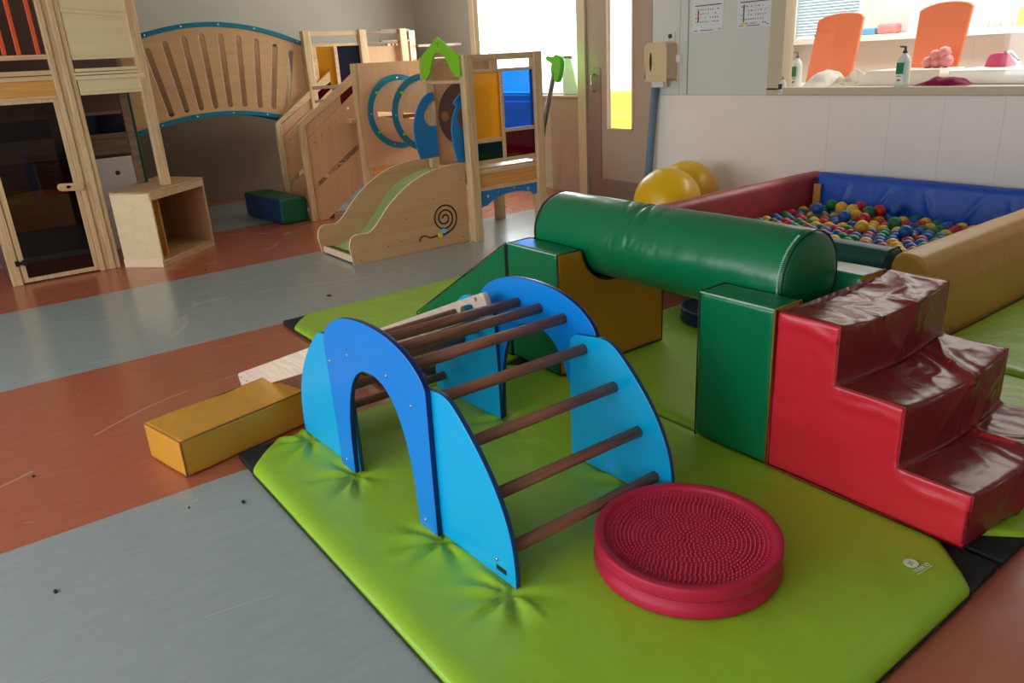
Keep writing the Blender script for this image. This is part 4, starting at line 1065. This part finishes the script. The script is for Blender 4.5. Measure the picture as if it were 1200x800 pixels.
# ================================================================= LEFT TOWER
lt = thing('left_play_tower', 'tall two-storey wooden play tower with glass door at the left edge', 'play tower', (-7.6, .9, 0))
X = -7.15; H2 = 2.55
box('post', X-.07, X, .29, .365, 0, H2, M['post'], lt, bev=.005)
for y in (.932, .972, 1.012, 1.052): box('post', X-.07, X-(.012 if y in (.972, 1.052) else 0), y, y+.042, 0, H2, M['post'], lt, bev=.006)
box('post', X-.075, X, 1.555, 1.635, .637, H2, M['post'], lt, bev=.005)
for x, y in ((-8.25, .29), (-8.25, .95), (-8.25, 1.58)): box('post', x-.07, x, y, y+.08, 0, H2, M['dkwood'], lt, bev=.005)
dr = plate('door', [(.368, .012), (.93, .012), (.93, 1.40), (.368, 1.40)], [[(.41, .045), (.895, .045), (.895, 1.375), (.41, 1.375)]], .028, 'x', X-.01, M['post'], lt, bev=.003)
plate('pane', [(.40, .04), (.90, .04), (.90, 1.38), (.40, 1.38)], [], .005, 'x', X-.022, M['smoke'], dr, bev=.001)
plate('latch', stadium((.80, .725), (.93, .715), .030), [circ(.85, .722, .018, 12, .012)], .03, 'x', X+.024, M['railw'], dr, bev=.004)
boxes('hinge', [(X-.01, X+.006, .345, .372, .155, .20), (X-.01, X+.006, .395, .432, .155, .20), (X-.01, X+.010, .37, .40, .165, .19)], M['blk'], dr)
def lrail(y0, y1, z0, z1, m='railw', x0=X-.05, x1=X-.005, nm='rail'): return box(nm, x0, x1, y0, y1, z0, z1, M[m], lt, bev=.004)
lrail(.365, .932, 1.40, 1.425); lrail(.365, .932, 1.425, 1.535, 'oak', X-.05, X-.012, 'beam'); lrail(.365, .95, 1.535, 1.57); lrail(.365, .95, 1.575, 1.61); lrail(.365, .95, 1.69, 1.725)
for y in (.40, .52, .64, .735, .865): box('bar', X-.045, X-.02, y, y+.03, 1.725, H2, M['orange'], lt, bev=.004)
lrail(1.10, 1.60, 1.41, 1.435, 'postg'); lrail(1.10, 1.57, 1.435, 1.525, 'postg', X-.05, X-.015, 'beam'); lrail(1.09, 1.60, 1.525, 1.555, 'postg', X-.05, X+.004); lrail(1.09, 1.60, 1.56, 1.58, 'postg'); lrail(1.10, 1.60, 1.585, 1.61, 'postg')
lrail(1.10, 1.56, 1.675, 1.70, 'postg', X-.05, X, 'rail')
box('upper_panel', X-.045, X-.02, 1.095, 1.56, 1.70, H2, M['postg'], lt, bev=.002)
box('sliding_rail', X-.03, X, 1.095, 1.56, 2.0, 2.03, M['postg'], lt, bev=.003, mtx=Matrix.Translation((0, 1.33, 2.015)) @ Matrix.Rotation(R(-5), 4, 'X') @ Matrix.Translation((0, -1.33, -2.015)))
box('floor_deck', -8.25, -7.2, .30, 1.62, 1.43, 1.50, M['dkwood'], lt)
# inside: back frame, boards and the orange-edged arch
xb = -8.22
for y0, y1 in ((.37, .95), (1.03, 1.58)):
    box('inner_rail', xb-.03, xb, y0, y1, 1.215, 1.25, M['dkwood'], lt); box('inner_rail', xb-.03, xb, y0, y1, 1.0, 1.045, M['dkwood'], lt)
    box('inner_board', xb-.03, xb-.01, y0, y1, .85, 1.0, M['dkwood'], lt)
    plate('inner_pane', [(y0, 1.045), (y1, 1.045), (y1, 1.215), (y0, 1.215)], [], .006, 'x', xb-.01, M['navypane'], lt, bev=.001)
plate('inner_panel', [(1.06, .0), (1.60, .0), (1.60, .84), (1.06, .84)], [circ(1.38, .70, .022, 14)], .018, 'x', -8.0, M['wallb'], lt)
oa = spline([(.36, .56), (.55, .60), (.75, .605), (.93, .58)], 6)
plate('arch_panel', [(a, b) for a, b in oa]+[(.93, .30), (.36, .30)], [], .018, 'x', -7.92, M['ply'], lt)
plate('arch_edge', [(a, b+.028) for a, b in oa]+[(a, b-.005) for a, b in reversed(oa)], [], .03, 'x', -7.91, M['orange'], lt)
box('back_panel', -8.245, -8.225, .33, 1.62, 1.25, 2.5, M['shadepanel'], lt)  # dark panel added to deepen the shade in the upper storey
box('back_panel', -8.262, -8.25, .33, 1.62, .01, 1.0, M['shadepanel'], lt)  # dark panel added to darken the tower behind its door
box('shade_side', -8.2, -7.24, .29, .31, .01, 2.5, M['shadepanel'], lt)  # dark side added to close off light from the tower inside
box('rope_post', -7.60, -7.55, 1.50, 1.535, .0, 1.42, M['dgreen'], lt, bev=.004)
box('side_frame', -7.55, -7.50, 1.44, 1.50, .0, 1.42, M['dkwood'], lt, bev=.004)

# open cube seat in front of the tower
cb = thing('open_cabinet', 'low open wooden corner cabinet in front of the left tower', 'cabinet', (-7.2, 1.6, 0))
A0, A1, A2, A3 = Vector((-7.13, 1.125)), Vector((-6.85, 1.375)), Vector((-7.39, 1.965)), Vector((-7.95, 1.70))
HC = .635
def vboard(name, p, q, z0, z1, th, mat, flip=1, bev=.002):
    d_ = (q-p).normalized(); n_ = Vector((-d_.y, d_.x))*flip
    bm = bmesh.new(); P_ = [p, q, q+n_*th, p+n_*th]
    lo = [bm.verts.new((a.x, a.y, z0)) for a in P_]; hi = [bm.verts.new((a.x, a.y, z1)) for a in P_]
    bm.faces.new(lo); bm.faces.new(hi)
    for k in range(4): bm.faces.new((lo[k], lo[(k+1) % 4], hi[(k+1) % 4], hi[k]))
    bmesh.ops.bevel(bm, geom=bm.edges[:], offset=bev, segments=1, affect='EDGES')
    return link(name, mesh_of(bm), mat, cb)
vboard('side_panel', A0, A1, .0, HC, .018, M['postg'], 1)
vboard('plinth', A0+Vector((.004, -.006)), A1+Vector((.004, -.006)), .0, .07, .01, M['edge'], 1)
vboard('front_rail', A1, A2, HC-.075, HC-.018, .018, M['railw'], 1)
vboard('side_panel', A2, A3, .0, HC-.018, .018, M['ply'], 1)
vboard('back_panel', A3, A0, .0, HC-.018, .018, M['ply'], 1)
vboard('divider', A1+(A2-A1)*.12+Vector((-.25, -.15)), A1+(A2-A1)*.12+Vector((-.12, .02)), .05, HC-.1, .02, M['oak'], 1)
plate('top', [tuple(A0), tuple(A1), tuple(A2), tuple(A3)], [], .018, 'z', HC-.018, M['plyy'], cb)
plate('bottom_shelf', [tuple(A0), tuple(A1), tuple(A2), tuple(A3)], [], .02, 'z', .035, M['plyy'], cb)
vboard('kick_rail', A1, A2, .0, .035, .018, M['railw'], 1)

# small debris on the floor
def onfloor(x, y, r_, seed, label):
    bm = bmesh.new(); pts = circ(x, y, r_, 7, r_*.55, seed)
    vs = [bm.verts.new((a+random.uniform(-.2, .2)*r_, b, .0008)) for a, b in pts]; vt = [bm.verts.new((v.co.x, v.co.y, .004)) for v in vs]
    bm.faces.new(vs); bm.faces.new(vt)
    for k in range(7): bm.faces.new((vs[k], vs[(k+1) % 7], vt[(k+1) % 7], vt[k]))
    tag(link('floor_crumb', mesh_of(bm), M['dirt']), label, 'crumb', 'dark crumbs on the floor')
for x, y, r_, sd, lb in ((-4.95, 2.02, .028, 0, 'dark speck on the grey floor in front of the slide'), (-2.50, -.02, .010, 1, 'tiny dark crumb on the near grey floor, lowest in view'),
                         (-2.72, .45, .007, 2, 'tiny dark crumb on the grey floor beside the near mat corner'), (-2.62, .62, .012, 2.5, 'dark flake against the long edge of the near mat'), (-3.42, .02, .010, 3, 'tiny dark crumb on the terracotta stripe left of the amber beam'),
                         (-6.45, 1.6, .014, 1.2, 'dark crumb on the terracotta floor before the low cabinet')):
    onfloor(x, y, r_, sd, lb)

# ================================================================= LIGHT
W = bpy.data.worlds.new('World'); S.world = W; W.use_nodes = True
bg = W.node_tree.nodes['Background']; bg.inputs[0].default_value = (.93, .97, 1, 1); bg.inputs[1].default_value = 3.0
def area(name, loc, rot, sx, sy, e, col=(1, 1, 1), portal=False):
    l = bpy.data.lights.new(name, 'AREA'); l.shape = 'RECTANGLE'; l.size = sx; l.size_y = sy; l.energy = e; l.color = col
    o = bpy.data.objects.new(name, l); COL.objects.link(o); o.location = loc; o.rotation_euler = rot
    if portal: l.cycles.is_portal = True
    return o
# daylight through the side windows (camera's left) and the far window and door glass
for k, (a, b) in enumerate(((-6.2, -3.4), (-3.0, -.2), (.2, 2.6))):
    area('window_daylight', ((a+b)/2, -3.62, 1.6), (R(90), 0, 0), b-a-.05, 1.65, (58, 64, 18)[k], (.90, .96, 1))
area('window_daylight', (-7.6, WY+.16, 1.68), (R(-90), 0, 0), 1.9, 1.1, 130, (.95, .98, 1)).data.cycles.is_portal = False
area('changing_room_lamp', (-3.0, 7.2, 2.55), (0, 0, 0), 3.6, .7, 70, (1, .97, .93))

# ================================================================= CAMERA
f_px = 891.9; p = R(20.33); r = R(3.26); A = R(-54)
fw = Vector((0, math.cos(p), -math.sin(p))); rt = Vector((1, 0, 0)); dn = fw.cross(rt)
rt2 = math.cos(r)*rt+math.sin(r)*dn; dn2 = -math.sin(r)*rt+math.cos(r)*dn
Q = Matrix(((math.cos(A), math.sin(A), 0), (-math.sin(A), math.cos(A), 0), (0, 0, 1)))
rx, dx_, fx = Q @ rt2, Q @ dn2, Q @ fw
cam = bpy.data.cameras.new('camera'); co = bpy.data.objects.new('camera', cam); COL.objects.link(co)
cam.sensor_width = 36; cam.lens = f_px/1200*36; cam.clip_start = .05; cam.clip_end = 100
mw = Matrix.Identity(4)
for i in range(3): mw[i][0] = rx[i]; mw[i][1] = -dx_[i]; mw[i][2] = -fx[i]
mw[0][3], mw[1][3], mw[2][3] = 0, 0, 1.5
co.matrix_world = mw
S.camera = co
S.view_settings.view_transform = 'Standard'; S.view_settings.look = 'None'; S.view_settings.gamma = 1; S.view_settings.use_curve_mapping = False
S.view_settings.exposure = .05
S.cycles.use_denoising = True
S.cycles.max_bounces = 8; S.cycles.diffuse_bounces = 4; S.cycles.glossy_bounces = 3; S.cycles.transparent_max_bounces = 12
S.cycles.sample_clamp_indirect = 6
